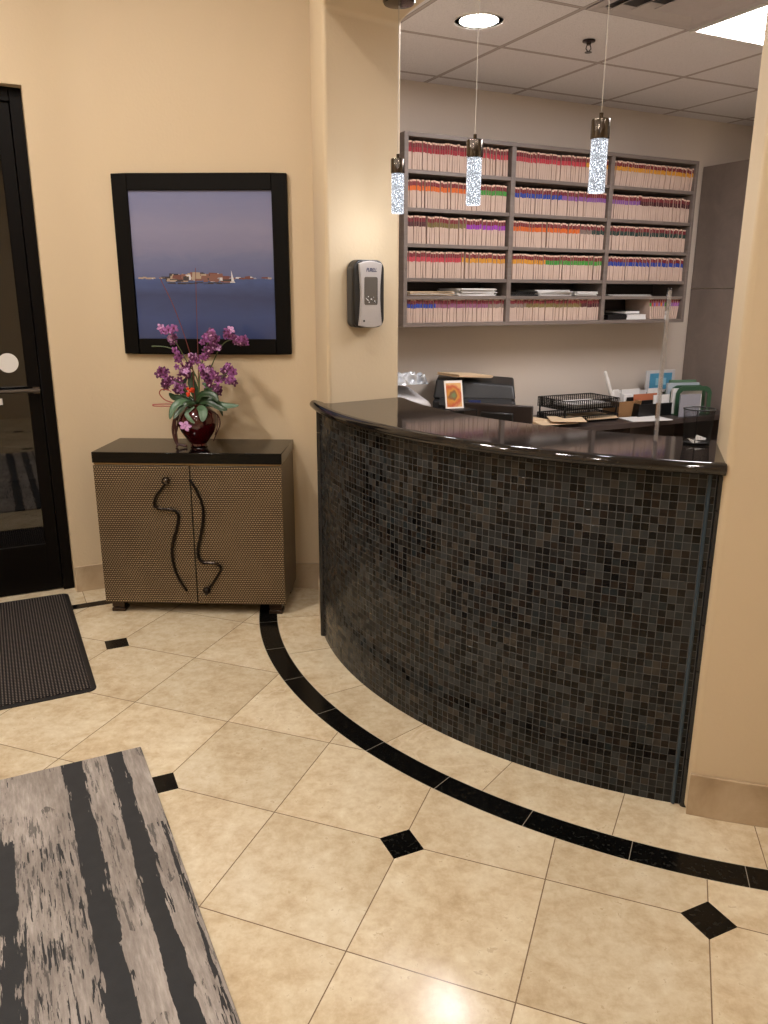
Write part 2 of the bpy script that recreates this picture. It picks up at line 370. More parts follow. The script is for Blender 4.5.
# header/column/convex wall as one mesh
def convex_wall():
    angE, ang2, ang5 = ang(CEN, E0), ang(CEN, P2), ang(CEN, P5)   # angles in degrees, negative
    if angE > 0: angE -= 360
    ang3, ang6 = ang(CEN, P3), ang(CEN, P6)
    bm = bmesh.new()
    cols = []
    na, nb, nc = 8, 34, 28
    for k in range(na + 1): f = k / na; cols.append((angE + (ang2 - angE) * f, None, 0))
    for k in range(1, nb + 1): cols.append((ang2 + (ang5 - ang2) * k / nb, None, 1))
    for k in range(1, nc + 1): cols.append((ang5 + (ARC_END - ang5) * k / nc, None, 2))
    F = []; B = []
    back_start = un(1.6, 3.75)
    for i, (a, _, g) in enumerate(cols):
        F.append(pol(CEN, 1.97 if i >= na else 1.944 + (1.963 - 1.944) * i / na, a))
        if i <= na:
            B.append(back_start.lerp(P3, i / na))
        elif i <= na + nb:
            aa = ang3 + (ang6 - ang3) * (i - na) / nb; B.append(pol(CEN, 1.61, aa))
        else:
            aa = ang6 + (ARC_END - ang6) * (i - na - nb) / nc; B.append(pol(CEN, 1.61, aa))
    B[na] = Vector(P3); F[na] = Vector(P2); F[na + nb] = Vector(P5); B[na + nb] = Vector(P6)
    zs = (0, ZS, ZL + .02)
    vf = [[bm.verts.new((p.x, p.y, z)) for z in zs] for p in F]; vb = [[bm.verts.new((p.x, p.y, z)) for z in zs] for p in B]
    n = len(cols)
    for i in range(n - 1):
        opening = na <= i < na + nb
        for j in (0, 1):
            if opening and j == 0: continue
            bm.faces.new((vf[i][j], vf[i + 1][j], vf[i + 1][j + 1], vf[i][j + 1])); bm.faces.new((vb[i + 1][j], vb[i][j], vb[i][j + 1], vb[i + 1][j + 1]))
        bm.faces.new((vf[i][2], vf[i + 1][2], vb[i + 1][2], vb[i][2]))
        zb = 1 if opening else 0
        bm.faces.new((vf[i + 1][zb], vf[i][zb], vb[i][zb], vb[i + 1][zb]))
    for i in (na, na + nb): bm.faces.new((vf[i][0], vf[i][1], vb[i][1], vb[i][0]))
    for i in (0, n - 1):
        for j in (0, 1): bm.faces.new((vf[i][j], vf[i][j + 1], vb[i][j + 1], vb[i][j]))
    bmesh.ops.recalc_face_normals(bm, faces=bm.faces)
    me = bpy.data.meshes.new('wall_counter'); bm.to_mesh(me); bm.free(); me.materials.append(M_WALL)
    o = bpy.data.objects.new('wall_counter', me); COL.objects.link(o)
    b = o.modifiers.new('bevel', 'BEVEL'); b.width = .02; b.segments = 4; b.limit_method = 'ANGLE'; b.angle_limit = R(50)
    for p in me.polygons: p.use_smooth = True
    bm = bmesh.new(); bm.from_mesh(me)
    for e in bm.edges: e.smooth = not (len(e.link_faces) == 2 and e.calc_face_angle(0) > R(35))
    bm.to_mesh(me); bm.free()
    return struct(o)
convex_wall()
def slab(name, a, b, th, z0, z1, mat, bevel=0):
    d = (b - a).normalized(); n = Vector((-d.y, d.x, 0)) * th
    return struct(MB().prism([a, b, b + n, a + n], z0, z1).obj(name, mat, bevel=bevel))
# picture wall (thickness away from camera), door wall with doorway, far lobby walls
wn = NV.dot(K)                                                 # door wall offset
ur = U.dot(on_plane(45, 340, un(0, wn), NV)) + .018; ul = ur - .98; DH = 2.475
fil = []; fr_ = .12                                            # soft rounded corner between door wall and picture wall
for k in range(13):
    f = k / 12; p = K - U * fr_ ; q = K + PD * fr_; fil.append((p * (1 - f) + K * f) * (1 - f) + (K * (1 - f) + q * f) * f)
pm = MB().prism([un(ur, wn)] + fil + [E0 + PD * .05, E0 + PD * .05 + Vector((0, .17, 0)), K + NV * .17, un(ur, wn + .17)], 0, ZL)
o = struct(pm.obj('wall_picture', M_WALL, smooth=True))
dw = MB(); zz = (0, DH, ZL)
for y0, y1 in ((wn, wn + .17),):
    prs = [(-99, ul), (ul, ur)]
u1 = U.dot(W1)
P_ = lambda u_, n_, z_: un(u_, n_, z_)
fr4 = [P_(u1, wn, 0), P_(ul, wn, 0), P_(ul, wn, DH), P_(ur, wn, DH), P_(ur, wn, ZL), P_(u1, wn, ZL)]
bk4 = [p + NV * .17 for p in fr4]
dw.add(fr4 + bk4, [tuple(range(6)), tuple(range(6, 12))[::-1]] + [(i, (i + 1) % 6, 6 + (i + 1) % 6, 6 + i) for i in range(6)])
struct(dw.obj('wall_door', M_WALL))
slab('wall_left', W2, W1, .12, 0, ZL, M_WALL); slab('wall_front', W3, W2, .12, 0, ZL, M_WALL); slab('wall_right', AE, W3, -.12, 0, ZL, M_WALL) if False else slab('wall_right', W3, AE, -.12, 0, ZL, M_WALL)
# office walls
slab('wall_office_back', un(1.48, 4.363), un(6.2, 4.363), .12, 0, 2.95, M_OWALL)
slab('wall_office_left', un(1.6, 4.36), un(1.6, 3.80), -.03, 0, 2.95, M_OWALL)
slab('wall_office_right', un(6.2, .6), un(6.2, 4.36), -.12, 0, 2.95, M_OWALL)
slab('wall_office_front', pol(CEN, 1.6, -60), un(6.2, .8), -.1, 0, 2.95, M_OWALL)
# baseboards
BH, BT = .142, .012
def baseb(name, pts, z=BH):
    pts = [Vector(p) for p in pts]; m = MB()
    # offset towards the lobby (camera side)
    outs = []
    for i, p in enumerate(pts):
        a = pts[max(i - 1, 0)]; b = pts[min(i + 1, len(pts) - 1)]; d = (b - a).normalized(); n = Vector((d.y, -d.x, 0)); outs.append(p + n * BT)
    m.prism(pts + outs[::-1], 0, z)
    return struct(m.obj(name, M_BASE, bevel=.002))
baseb('baseboard_picture', [un(ur + .005, wn - .001)] + [p - Vector((0, .001, 0)) for p in fil] + [E0 - PD * .01 - Vector((0, .001, 0))])
aE = ang(CEN, E0); aE = aE - 360 if aE > 0 else aE
baseb('baseboard_column', [pol(CEN, 1.948 + .010 * k / 8, aE + .5 + (ang(CEN, P2) - 3.4 - aE - .5) * k / 8) for k in range(9)])
baseb('baseboard_right', [pol(CEN, 1.971, ang(CEN, P5) + .15 + (ARC_END - ang(CEN, P5)) * k / 20) for k in range(20)])
baseb('baseboard_left', [W2 + NV * .01, W1 - NV * .01])

# ------------------------------------------------------------------ lamps of the lobby (recessed cans)
def glow(name, col, watts, area_):
    t = NT(name); t.set(col='#ffffff', ecol=(col[0], col[1], col[2], 1), estr=watts / (PI * area_), rough=.5); return t.m
def can_light(p, power, col, label, zc, group, r=.075):
    t = thing('recessed_downlight', label, 'ceiling light', (p.x, p.y, zc), 0, group)
    MB().lathe([(r + .022, -.006), (r + .022, 0), (r + .004, .0), (r, -.004)], 32, cap=False).obj('trim_ring', M_WHITE, t, smooth=True)
    MB().lathe([(r, -.003), (r, -.001)], 32).obj('lens', glow('downlight_lens', col, power, PI * r * r), t)
    return t
for k, (x, y, f) in enumerate([(-1.5, 2.5, 1.35), (-.7, 1.7, .75), (-2.8, 1.2, .9), (.5, .5, .6), (-1.3, .0, .9), (-.1, -1.5, .4), (2.1, .6, .35)]):
    can_light(Vector((x, y, 0)), LOBBY_W * f, WARM, 'warm recessed downlight in the lobby ceiling', ZL, 'lobby downlights')

# ------------------------------------------------------------------ office ceiling fittings
DLp = at_z(479, 20, ZC)
can_light(DLp, 10, COOL, 'round recessed downlight in the suspended office ceiling', ZC, None, .085)
tr = thing('ceiling_troffer', 'bright rectangular light panel set in the office ceiling grid', 'ceiling light', un(3.345, 2.39, ZC), R(ANG))
MB().box(-.30, .30, -.605, .605, -.006, 0).obj('diffuser', glow('troffer_diffuser', COOL, OFFICE_W, .726), tr)
m = MB(); m.box(-.305, -.285, -.61, .61, -.012, 0).box(.285, .305, -.61, .61, -.012, 0).box(-.285, .285, .59, .61, -.012, 0).box(-.285, .285, -.61, -.59, -.012, 0); m.obj('frame', M_WHITE, tr)
def area(name, loc, sx, sy, e, col, parent=None, rotz=0):
    ld = bpy.data.lights.new(name, 'AREA'); ld.shape = 'RECTANGLE'; ld.size = sx; ld.size_y = sy; ld.energy = e; ld.color = col
    lo = bpy.data.objects.new(name, ld); COL.objects.link(lo); lo.location = loc; lo.rotation_euler.z = rotz
    if parent: lo.parent = parent
    return lo
vt = thing('ceiling_vent', 'square louvred air diffuser in the office ceiling grid', 'vent', un(2.735, 2.69, ZC), R(ANG))
m = MB()
for k, (ro, z) in enumerate([(.30, -.004), (.235, -.016), (.17, -.024), (.105, -.03)]):
    ri = ro - .05 if k < 3 else 0.0
    if k == 0: ri = .25
    if ri > 0:
        for a in range(4):
            M = Matrix.Rotation(a * PI / 2, 4, 'Z')
            vs = [M @ Vector(p) for p in ((-ro, -ro, z), (ro, -ro, z), (ri, -ri, z + .024 * (k > 0)), (-ri, -ri, z + .024 * (k > 0)), (-ro, -ro, z - .003), (ro, -ro, z - .003), (ri, -ri, z + .021 * (k > 0)), (-ri, -ri, z + .021 * (k > 0)))]
            m.add(vs, [(0, 1, 2, 3), (7, 6, 5, 4), (0, 4, 5, 1), (2, 6, 7, 3), (1, 5, 6, 2), (3, 7, 4, 0)])
    else: m.box(-ro, ro, -ro, ro, z - .003, z)
m.obj('louvre', plain('vent_grey_enamel', '#b5adad', .5), vt)
MB().box(-.25, .25, -.25, .25, -.001, 0).obj('duct_shade_sheet', plain('vent_shade_grey', '#4a4646', .8), vt)  # thin dark sheet painting the shade between the louvres
SPp = at_z(589, 40, ZC); sp = thing('fire_sprinkler', 'dark pendent fire sprinkler under the office ceiling tiles', 'sprinkler', (SPp.x, SPp.y, ZC - .002))
dk = plain('sprinkler_metal', '#3a3432', .3, .8)
MB().lathe([(.03, 0), (.03, -.006), (.012, -.008), (.01, -.02)][::-1], 20).obj('escutcheon', dk, sp, smooth=True)
MB().tube([(-.008, 0, -.02), (-.012, 0, -.035), (0, 0, -.05)], .0025).tube([(.008, 0, -.02), (.012, 0, -.035), (0, 0, -.05)], .0025).lathe([(.017, -.052), (.017, -.05), (.003, -.048)], 16).obj('deflector', dk, sp)

# ------------------------------------------------------------------ office back: laminate partition, desk, file shelf
pt = MB().box(-.02, .02, -1.75, 0, 0, 1.598).box(-.02, .02, -1.75, 0, 1.602, 2.42)
o = pt.obj('partition_panel', M_PANEL, loc=un(4.69, 4.355), rotz=R(ANG)); tag(o, 'tall taupe laminate partition standing right of the file shelves', 'partition')

shelf = thing('file_shelf', 'grey laminate wall shelf of three bays packed with medical files', 'shelving unit', un(2.142, 4.361, 1.375), R(ANG))
SW, SD, SH = 2.172, .30, 1.02
def sb(name, x0, x1, y0, y1, z0, z1, mat=M_SHELF): return MB().box(x0, x1, y0, y1, z0, z1).obj(name, mat, shelf, bevel=.0015)
sb('back_panel', .02, SW - .02, -.012, -.001, .02, SH - .02, plain('shelf_back_dark', '#3a322e', .6))
sb('side_panel', 0, .025, -SD, -.001, 0, SH); sb('side_panel', SW - .025, SW, -SD, -.001, 0, SH)
DIV = [.715, 1.452]
for d in DIV: sb('divider', d - .015, d + .015, -SD + .002, -.012, .022, SH - .022)
sb('top_panel', .025, SW - .025, -SD, -.001, SH - .022, SH); sb('bottom_panel', .025, SW - .025, -SD, -.001, 0, .022)
BAYS = [(.025, DIV[0] - .015), (DIV[0] + .015, DIV[1] - .015), (DIV[1] + .015, SW - .025)]
ROWS = [.835, .641, .454, .269, .172, .022]          # top of the boards, from the shelf's foot
for (a, b) in BAYS:
    for z in ROWS[:5]: sb('shelf_board', a, b, -SD + .006, -.012, z - .02, z)

# files -------------------------------------------------------------
CLS = {'dark red': '#8e1f2c', 'red': '#b23540', 'orange': '#c9601c', 'green': '#3d8a35', 'brown': '#4a2426', 'olive': '#6c6033', 'purple': '#8c2fa0', 'gold': '#c58a28', 'blue': '#1f3d93',
       'mauve': '#84506e', 'violet': '#7c5090', 'grey': '#7a6a62', 'dark green': '#1f3a34', 'maroon': '#43151c', 'rose': '#b8404a'}
M_FOLD = plain('cream_folder_card', '#bfa799', .8, var=.1, scale=25); M_TABR = plain('dark_red_label', '#6f2028', .7); M_TABT = plain('folder_tab_top', '#d9b9a4', .8)
_fm = {}
def folder_mesh(cn):
    if cn in _fm: return _fm[cn]
    t_, h, d = .0135, .145, .23; m = MB()
    zs = [0, h - .056, h - .031, h - .009, h]; mi = [0, 1, 2, 3]
    m.add([(x, y, z) for z in zs for (x, y) in ((-t_ / 2, 0), (t_ / 2, 0), (t_ / 2, d), (-t_ / 2, d))], [], 0)
    for k in range(4):
        b = k * 4
        m.f.append([b, b + 1, b + 5, b + 4]); m.m.append(mi[k])
        for f in ([b + 1, b + 2, b + 6, b + 5], [b + 2, b + 3, b + 7, b + 6], [b + 3, b, b + 4, b + 7]): m.f.append(f); m.m.append(0)
    m.f += [[3, 2, 1, 0], [16, 17, 18, 19]]; m.m += [0, 3]
    me = m.mesh('file_folder', [M_FOLD, plain('label_' + cn.replace(' ', '_'), CLS[cn], .7), M_TABR, M_TABT]); _fm[cn] = me; return me
random.seed(4)
LAY = {(0, 0): [('dark red', .62), ('red', 1)], (0, 1): [('orange', .6), ('green', 1)], (0, 2): [('brown', .2), ('olive', .57), ('purple', 1)], (0, 3): [('rose', .28), ('red', .54), ('gold', 1)], (0, 5): [('blue', .3), ('mauve', .84), ('grey', 1)],
       (1, 0): [('red', .74), ('gold', 1)], (1, 1): [('blue', .5), ('violet', 1)], (1, 2): [('orange', .72), ('grey', .86), ('dark green', 1)], (1, 3): [('gold', .38), ('green', 1)], (1, 5): [('grey', .2), ('olive', .8), ('maroon', 1)],
       (2, 0): [('gold', 1)], (2, 1): [('violet', .36), ('maroon', 1)], (2, 2): [('dark green', 1)], (2, 3): [('blue', 1)]}
BN = ['left', 'middle', 'right']; RN = ['top', 'second', 'third', 'fourth', '', 'bottom']
SM = Matrix.Translation(un(2.142, 4.361, 1.375)) @ Matrix.Rotation(R(ANG), 4, 'Z')
rest = []
def put_file(cn, x, y, z, lean, hs, bay, row, indiv, where):
    if indiv:
        o = bpy.data.objects.new('file_folder', folder_mesh(cn)); COL.objects.link(o)
        o.matrix_world = SM @ Matrix.Translation((x, y, z)) @ Matrix.Rotation(lean, 4, 'Y') @ Matrix.Diagonal((1, 1, hs, 1))
        tag(o, f'cream file folder with {cn} tab on the {RN[row]} row of the {BN[bay]} bay', 'file folder', f'{cn} tabbed files, {RN[row]} row, {BN[bay]} bay')
    else: rest.append((cn, SM @ Matrix.Translation((x, y, z)) @ Matrix.Rotation(lean, 4, 'Y') @ Matrix.Diagonal((1, 1, hs, 1))))
nind = 0
for (bay, row), blocks in LAY.items():
    a, b = BAYS[bay]; x = a + .010; cnt = 0
    while x < b - .010:
        f = (x - a) / (b - a); cn = next(c for c, e in blocks if f <= e + 1e-6)
        lean = random.uniform(-.02, .02); y = -SD + .018 + random.uniform(0, .008); hs = random.uniform(.965, 1.02) * (.92 if row == 5 else 1)
        if bay == 2 and row == 0: lean = .10; hs *= 1 - .06 * f; 
        indiv = nind < 300 and (bay == 0 or (bay == 1 and f < .47))
        put_file(cn, x + random.uniform(-.0005, .0005), y, ROWS[row] + .001 + (.0015 if lean > .05 else 0), lean, hs, bay, row, indiv, f)
        nind += indiv; cnt += 1
        x += .0158 + (.006 if random.random() < .03 else 0)
a, b = BAYS[2]
for k in range(14):
    cn = random.choice(['red', 'purple', 'orange', 'violet', 'green', 'blue'])
    x = a + .42 + k * .0175; put_file(cn, min(x, b - .02), -SD + .02, ROWS[5] + .002, -.12 + .02 * k, .93, 2, 5, False, 0)
rb = MB(); rm = [M_FOLD, M_TABR, M_TABT]; idx = {}
for cn, M in rest:
    me = _fm.get(cn) or folder_mesh(cn)
    if cn not in idx: idx[cn] = len(rm); rm.append(me.materials[1])
    o0 = len(rb.v); rb.v += [M @ v.co for v in me.vertices]
    for p in me.polygons: rb.f.append([i + o0 for i in p.vertices]); rb.m.append({0: 0, 1: idx[cn], 2: 1, 3: 2}[p.material_index])
me = bpy.data.meshes.new('file_folders'); me.from_pydata([tuple(v) for v in rb.v], [], rb.f)
for mm in rm: me.materials.append(mm)
for p, mi in zip(me.polygons, rb.m): p.material_index = mi
o = bpy.data.objects.new('file_folders', me); COL.objects.link(o); tag(o, 'tightly packed cream file folders filling the middle and right bays', 'file folders', kind='stuff')

# loose papers in the shallow fifth row
def sheets(name, n, w_, d_, mats, t=.002, jit=.02, sd=1, rot=.2):
    rnd = random.Random(sd); m = MB()
    for k in range(n):
        M = Matrix.Translation((rnd.uniform(-jit, jit), rnd.uniform(-jit, jit), k * t)) @ Matrix.Rotation(rnd.uniform(-rot, rot), 4, 'Z')
        m.box(-w_ / 2, w_ / 2, -d_ / 2, d_ / 2, 0, t * .9, k % len(mats), M)
    return m
def on_shelf(m, mats, name, x, y, z, label, cat, group=None, rot=0):
    o = m.obj(name, mats); o.matrix_world = SM @ Matrix.Translation((x, y, z)) @ Matrix.Rotation(rot, 4, 'Z'); return tag(o, label, cat, group)
on_shelf(sheets('f', 7, .30, .22, [M_MANILA, M_MANILA, M_PAPER], .0035, .012, 2, .08), [M_MANILA, M_MANILA, M_PAPER], 'manila_envelopes', .20, -.165, ROWS[4] + .001, 'small stack of manila folders lying in the left bay shallow slot', 'folders')
on_shelf(sheets('f', 10, .27, .21, [M_PAPER], .0042, .012, 3, .08), [M_PAPER], 'paper_stack', .50, -.18, ROWS[4] + .001, 'white paper stack lying in the left bay shallow slot', 'papers', rot=.1)
on_shelf(sheets('f', 5, .22, .2, [M_PLB, M_PLD], .005, .008, 4, .1), [M_PLB, M_PLD], 'black_folders', .86, -.17, ROWS[4] + .001, 'dark folders lying at the left end of the middle bay slot', 'folders')
on_shelf(sheets('f', 8, .26, .21, [M_PAPER, M_GREYW], .0045, .012, 5, .08), [M_PAPER, M_GREYW], 'paper_stack', 1.07, -.18, ROWS[4] + .001, 'pale paper stack lying in the centre of the middle bay slot', 'papers')
on_shelf(sheets('f', 6, .17, .21, [M_PAPER], .0045, .010, 6, .08), [M_PAPER], 'paper_stack', 1.32, -.18, ROWS[4] + .001, 'white paper stack at the right end of the middle bay slot', 'papers')
on_shelf(sheets('f', 3, .34, .21, [M_PAPER, M_PLD, M_PAPER], .003, .012, 7, .08), [M_PAPER, M_PLD, M_PAPER], 'loose_papers', 1.70, -.18, ROWS[4] + .001, 'few loose white papers lying in the right bay slot', 'papers')
for k, (x, mats, lb) in enumerate([(1.60, [M_PLB], 'black book lying on the bottom shelf of the right bay'), (1.76, [M_PAPER, M_PLB], 'white paged book lying on the bottom shelf of the right bay')]):
    m = MB().box(-.085, .085, -.11, .11, 0, .012, 0).box(-.08, .083, -.108, .108, .012, .028, len(mats) - 1 if k == 0 else 0).box(-.085, .085, -.11, .11, .028, .032, 0)
    on_shelf(m, mats, 'book', x, -.17, ROWS[5] + .001, lb, 'book')
m = MB().box(-.06, .06, -.10, .10, 0, .004, 0).box(-.058, .06, -.098, .098, .004, .02, 1).box(-.06, .06, -.10, .10, .02, .024, 0)
on_shelf(m, [M_PLB, M_PAPER], 'book', 1.745, -.16, ROWS[5] + .0345, 'small book resting on the white paged book', 'book')

# desk along the back wall -------------------------------------------
DZ = .76
dk_ = thing('back_desk', 'dark laminate worktop desk along the office back wall', 'desk', un(1.62, 4.36, 0), R(ANG))
MB().box(.01, 3.03, -.54, -.003, DZ - .035, DZ).obj('desktop', M_DESK, dk_, bevel=.003)
MB().box(.02, 3.02, -.03, -.005, .02, DZ - .036).obj('underdesk_shade_panel', M_DESK, dk_)  # added dark panel standing in for the shade under the desk
for x in (.02, 1.1, 2.1, 3.0): MB().box(x, x + .02, -.50, -.01, 0, DZ - .036).obj('support_panel', M_DESK, dk_)
# lower reception worktop inside the counter
iw = MB(); a0, a1 = -160, -112
iw.prism([pol(CC, 1.55, a0 + (a1 - a0) * k / 20) for k in range(21)] + [pol(CC, .98, a1 - (a1 - a0) * k / 20) for k in range(21)], DZ - .035, DZ)
o = iw.obj('reception_worktop', M_DESK, bevel=.003); tag(o, 'curved dark laminate worktop on the staff side of the counter', 'worktop')

# ------------------------------------------------------------------ counter
rc = thing('reception_counter', 'curved reception counter clad in dark slate mosaic tile', 'reception counter', (CC.x, CC.y, 0))
A0, A1 = ang(CC, P2) - 1.2 + 0.2, ang(CC, P5) + .05
A0 = -166.4; A1 = -105.75; RT, RI, CZ = 1.757, 1.56, 1.072
bm = bmesh.new(); uvl = bm.loops.layers.uv.new('UVMap'); N = 90
rows = []
for k in range(N + 1):
    a = A0 + (A1 - A0) * k / N; rows.append([bm.verts.new(pol(Vector((0, 0, 0)), r, a, z)) for (r, z) in ((RT, 0), (RT, CZ), (RI, CZ), (RI, 0))])
for k in range(N):
    for j in range(4):
        f = bm.faces.new((rows[k][j], rows[k + 1][j], rows[k + 1][(j + 1) % 4], rows[k][(j + 1) % 4]))
        for l in f.loops:
            kk = k if l.vert in rows[k] else k + 1; l[uvl].uv = (kk / N * R(A1 - A0) * RT, l.vert.co.z if j in (0,) else l.vert.co.z + .5)
        f.smooth = True
bm.faces.new(rows[0]); bm.faces.new(rows[-1][::-1]); bmesh.ops.recalc_face_normals(bm, faces=bm.faces)
for e in bm.edges: e.smooth = not (len(e.link_faces) == 2 and e.calc_face_angle(0) > R(35))
me = bpy.data.meshes.new('mosaic_front'); bm.to_mesh(me); bm.free(); me.materials.append(M_MOS)
mf = bpy.data.objects.new('mosaic_front', me); COL.objects.link(mf); mf.parent = rc
M_PENC = plain('black_pencil_tile', '#1b1b1d', .18)
for a_, nm in ((A1 + .1, 'edge_trim'), (A0 - .1, 'edge_trim')):
    m = MB(); zz = [0, .17, .47, .62, .80, .97, CZ - .001]
    p = pol(Vector((0, 0, 0)), RT + .002, a_)
    for q in range(len(zz) - 1): m.tube([(p.x, p.y, zz[q] + .001), (p.x, p.y, zz[q + 1] - .002)], .014, 12)
    m.obj(nm, M_PENC, rc, smooth=True)
    if a_ > -120:
        p = pol(Vector((0, 0, 0)), RT + .003, a_ - 1.05); mm = MB()
        mm.tube([(p.x, p.y, .002), (p.x, p.y, CZ - .002)], .006, 10); mm.obj('edge_trim', plain('blue_grey_trim', '#2c3d4a', .2), rc, smooth=True)
# granite top
top = MB(); RO = 1.776; aL, aR = -167.2, -105.55
pts = [pol(CC, RO, aL + (aR - aL) * k / 60) for k in range(61)]
innr = [P6 + Vector((-.004, .01, 0))] + [pol(CC, 1.375, ang(CC, P6) - 1.5 + (-166.0 - (ang(CC, P6) - 1.5)) * k / 40) for k in range(41)] + [P3 + Vector((.006, -.003, 0))]
left = [P2 + U * .02 - NV * .004, pol(CEN, 1.976, ang(CEN, P2) - .3), pol(CEN, 1.976, ang(CEN, P2) - 1.6)]
right = [P5 + Vector((.012, .004, 0))]
poly = pts + right + [P6 + Vector((.012, -.004, 0))] + innr[1:] + left
nose = []; nv = []
for k in range(61):
    a = aL + (aR - aL) * k / 60; nv += [pol(CC, RO + .022 * math.cos(R(q)), a, 1.0912 + .0185 * math.sin(R(q))) for q in range(-90, 91, 18)]
ne = 11
top.add(nv, [(k * ne + q, (k + 1) * ne + q, (k + 1) * ne + q + 1, k * ne + q + 1) for k in range(60) for q in range(ne - 1)] + [tuple(range(ne)), tuple(range(60 * ne, 61 * ne))[::-1]])
gt = top.prism([(p.x, p.y) for p in poly], CZ + .001, 1.11).obj('granite_countertop', M_GRAN, smooth=True)
tag(gt, 'dark polished granite top with rounded edge on the mosaic counter', 'countertop')

# ------------------------------------------------------------------ door
D0n = wn + .085
dr = struct(thing('door_1', None, None, un(ur, D0n, 0), R(ANG))); 
W = ur - ul
MB().box(-.055, -.001, -.02, .05, 0, DH - .001).box(-W + .001, -W + .055, -.02, .05, 0, DH - .001).box(-W + .055, -.055, -.02, .05, DH - .06, DH - .001).obj('door_frame', M_DOOR, dr, bevel=.002)
MB().box(-.118, -.058, -.005, .04, .008, DH - .063).box(-W + .058, -W + .155, -.005, .04, .008, DH - .063).box(-W + .155, -.118, -.005, .04, .008, .265).box(-W + .155, -.118, -.005, .04, DH - .18, DH - .063).obj('door_leaf', M_DOOR, dr, bevel=.002)
MB().box(-W + .15, -.115, .012, .018, .26, DH - .175).obj('glass', M_GLASS, dr)
MB().tube([(-W + .10, -.05, 1.085), (-.065, -.05, 1.085)], .011, 10).box(-.095, -.065, -.05, -.004, 1.07, 1.10).box(-W + .10, -W + .13, -.05, -.004, 1.07, 1.10).obj('push_bar', M_STEEL, dr, smooth=True)
Mst = Matrix.Rotation(PI / 2, 4, 'X')
sp_ = on_plane(8, 363, un(0, D0n + .010), NV); loc_ = Vector((U.dot(sp_) - ur, .0105, sp_.z))
st = MB().lathe([(.048, 0), (.048, .001)], 28, 0, Matrix.Rotation(PI / 2, 4, 'X')).obj('round_sticker', M_PAPER, dr, loc=loc_); st['label'] = 'white round sticker'
st = MB().box(-.05, .012, -.002, 0, -.016, .016).obj('paper_tag', M_PAPER, dr, loc=Vector((U.dot(on_plane(0, 402, un(0, D0n), NV)) - ur, .010, on_plane(0, 402, un(0, D0n), NV).z)))
# dark forecourt outside the door
struct(MB().prism([un(ul - 2, wn + .4), un(ur + 1, wn + .4), un(ur + 1, wn + 3), un(ul - 2, wn + 3)], .001, .004).obj('ground_outside', plain('night_pavement', '#2b2a2a', .9)))

# ------------------------------------------------------------------ cabinet
cab_c = Vector((-.938, 3.8865, 0)); cb = thing('cabinet', 'bronze woven-front two door cabinet with glossy black top', 'cabinet', cab_c, PA)
CW, CDp, CB0, CB1 = .912, .384, .057, .765
hw, hd = CW / 2, CDp / 2
m = MB().box(-hw + .003, hw - .003, -hd + .018, hd, CB0, CB1); m.obj('body', M_BRSIDE, cb, bevel=.002)
MB().box(-hw - .002, hw + .002, -hd, hd, CB1 + .008, .826).obj('top', M_BLACK, cb, bevel=.003)
MB().box(-hw + .004, hw - .004, -hd + .004, hd - .002, CB1, CB1 + .008).obj('top_reveal', plain('bronze_reveal', '#8a7350', .35, .7), cb)
def uvbox(name, x0, x1, y0, y1, z0, z1, mat, parent, bevel=.002):
    o = MB().box(x0, x1, y0, y1, z0, z1).obj(name, mat, parent, bevel=bevel); uv = o.data.uv_layers.new(name='UVMap')
    for p in o.data.polygons:
        for li in p.loop_indices:
            c = o.data.vertices[o.data.loops[li].vertex_index].co
            uv.data[li].uv = (c.x + c.y, c.z) if abs(p.normal.z) < .5 else (c.x, c.y)
    return o
xs = .0135
dl = uvbox('door', -hw + .001, xs - .0025, -hd - .001, -hd + .017, CB0 + .001, CB1 - .004, M_WOVEN, cb); drr = uvbox('door', xs + .0025, hw - .001, -hd - .001, -hd + .017, CB0 + .001, CB1 - .004, M_WOVEN, cb)
ma = Matrix.Translation(cab_c) @ Matrix.Rotation(PA, 4, 'Z'); mi_ = ma.inverted(); fn = (ma.to_3x3() @ Vector((0, -1, 0))); fp = ma @ Vector((0, -hd - .012, 0))
def on_cab(px): return [mi_ @ on_plane(a, b, fp, fn) for a, b in px]
HL = [(166.6, 482), (163.8, 486), (158, 493), (154.6, 500), (154.4, 505.5), (159.7, 509), (166, 509.3), (172, 510), (177, 513), (178.6, 518), (176.5, 530), (173, 542), (172, 552), (173.5, 564), (177, 575), (181.6, 583), (187, 591)]
HR = [(188.8, 479), (193, 485), (197, 492), (201, 501), (203.2, 511), (202.8, 522), (201, 534), (198.3, 547), (198.4, 557), (203, 562.5), (209, 563), (215, 563.5), (220, 566), (220.5, 570), (217.5, 576), (211.5, 585), (208.5, 588)]
for door, pth, kn, nm in ((dl, HL, (166.6, 480.3), 0), (drr, HR, (207.5, 589.7), 1)):
    pp = on_cab(pth); m = MB(); cs = curve_smooth(pp, 5); n_ = len(cs)
    rr = [.0055 + .002 * math.sin(PI * i / n_) for i in range(n_)]
    m.tube(cs, rr, 10)
    for q in (pp[1], pp[len(pp) // 2], pp[-2]): m.tube([q, q + Vector((0, .0125, 0))], .003, 8)
    m.obj('handle', M_BRONZE, door, smooth=True)
    kc = on_cab([kn])[0]; MB().ball(kc + Vector((0, -.014, 0)), .020, 20).tube([kc + Vector((0, -.0, 0)), kc + Vector((0, .0118, 0))], .006, 10).obj('knob', M_NICKEL if nm == 0 else M_BRONZE, door, smooth=True)
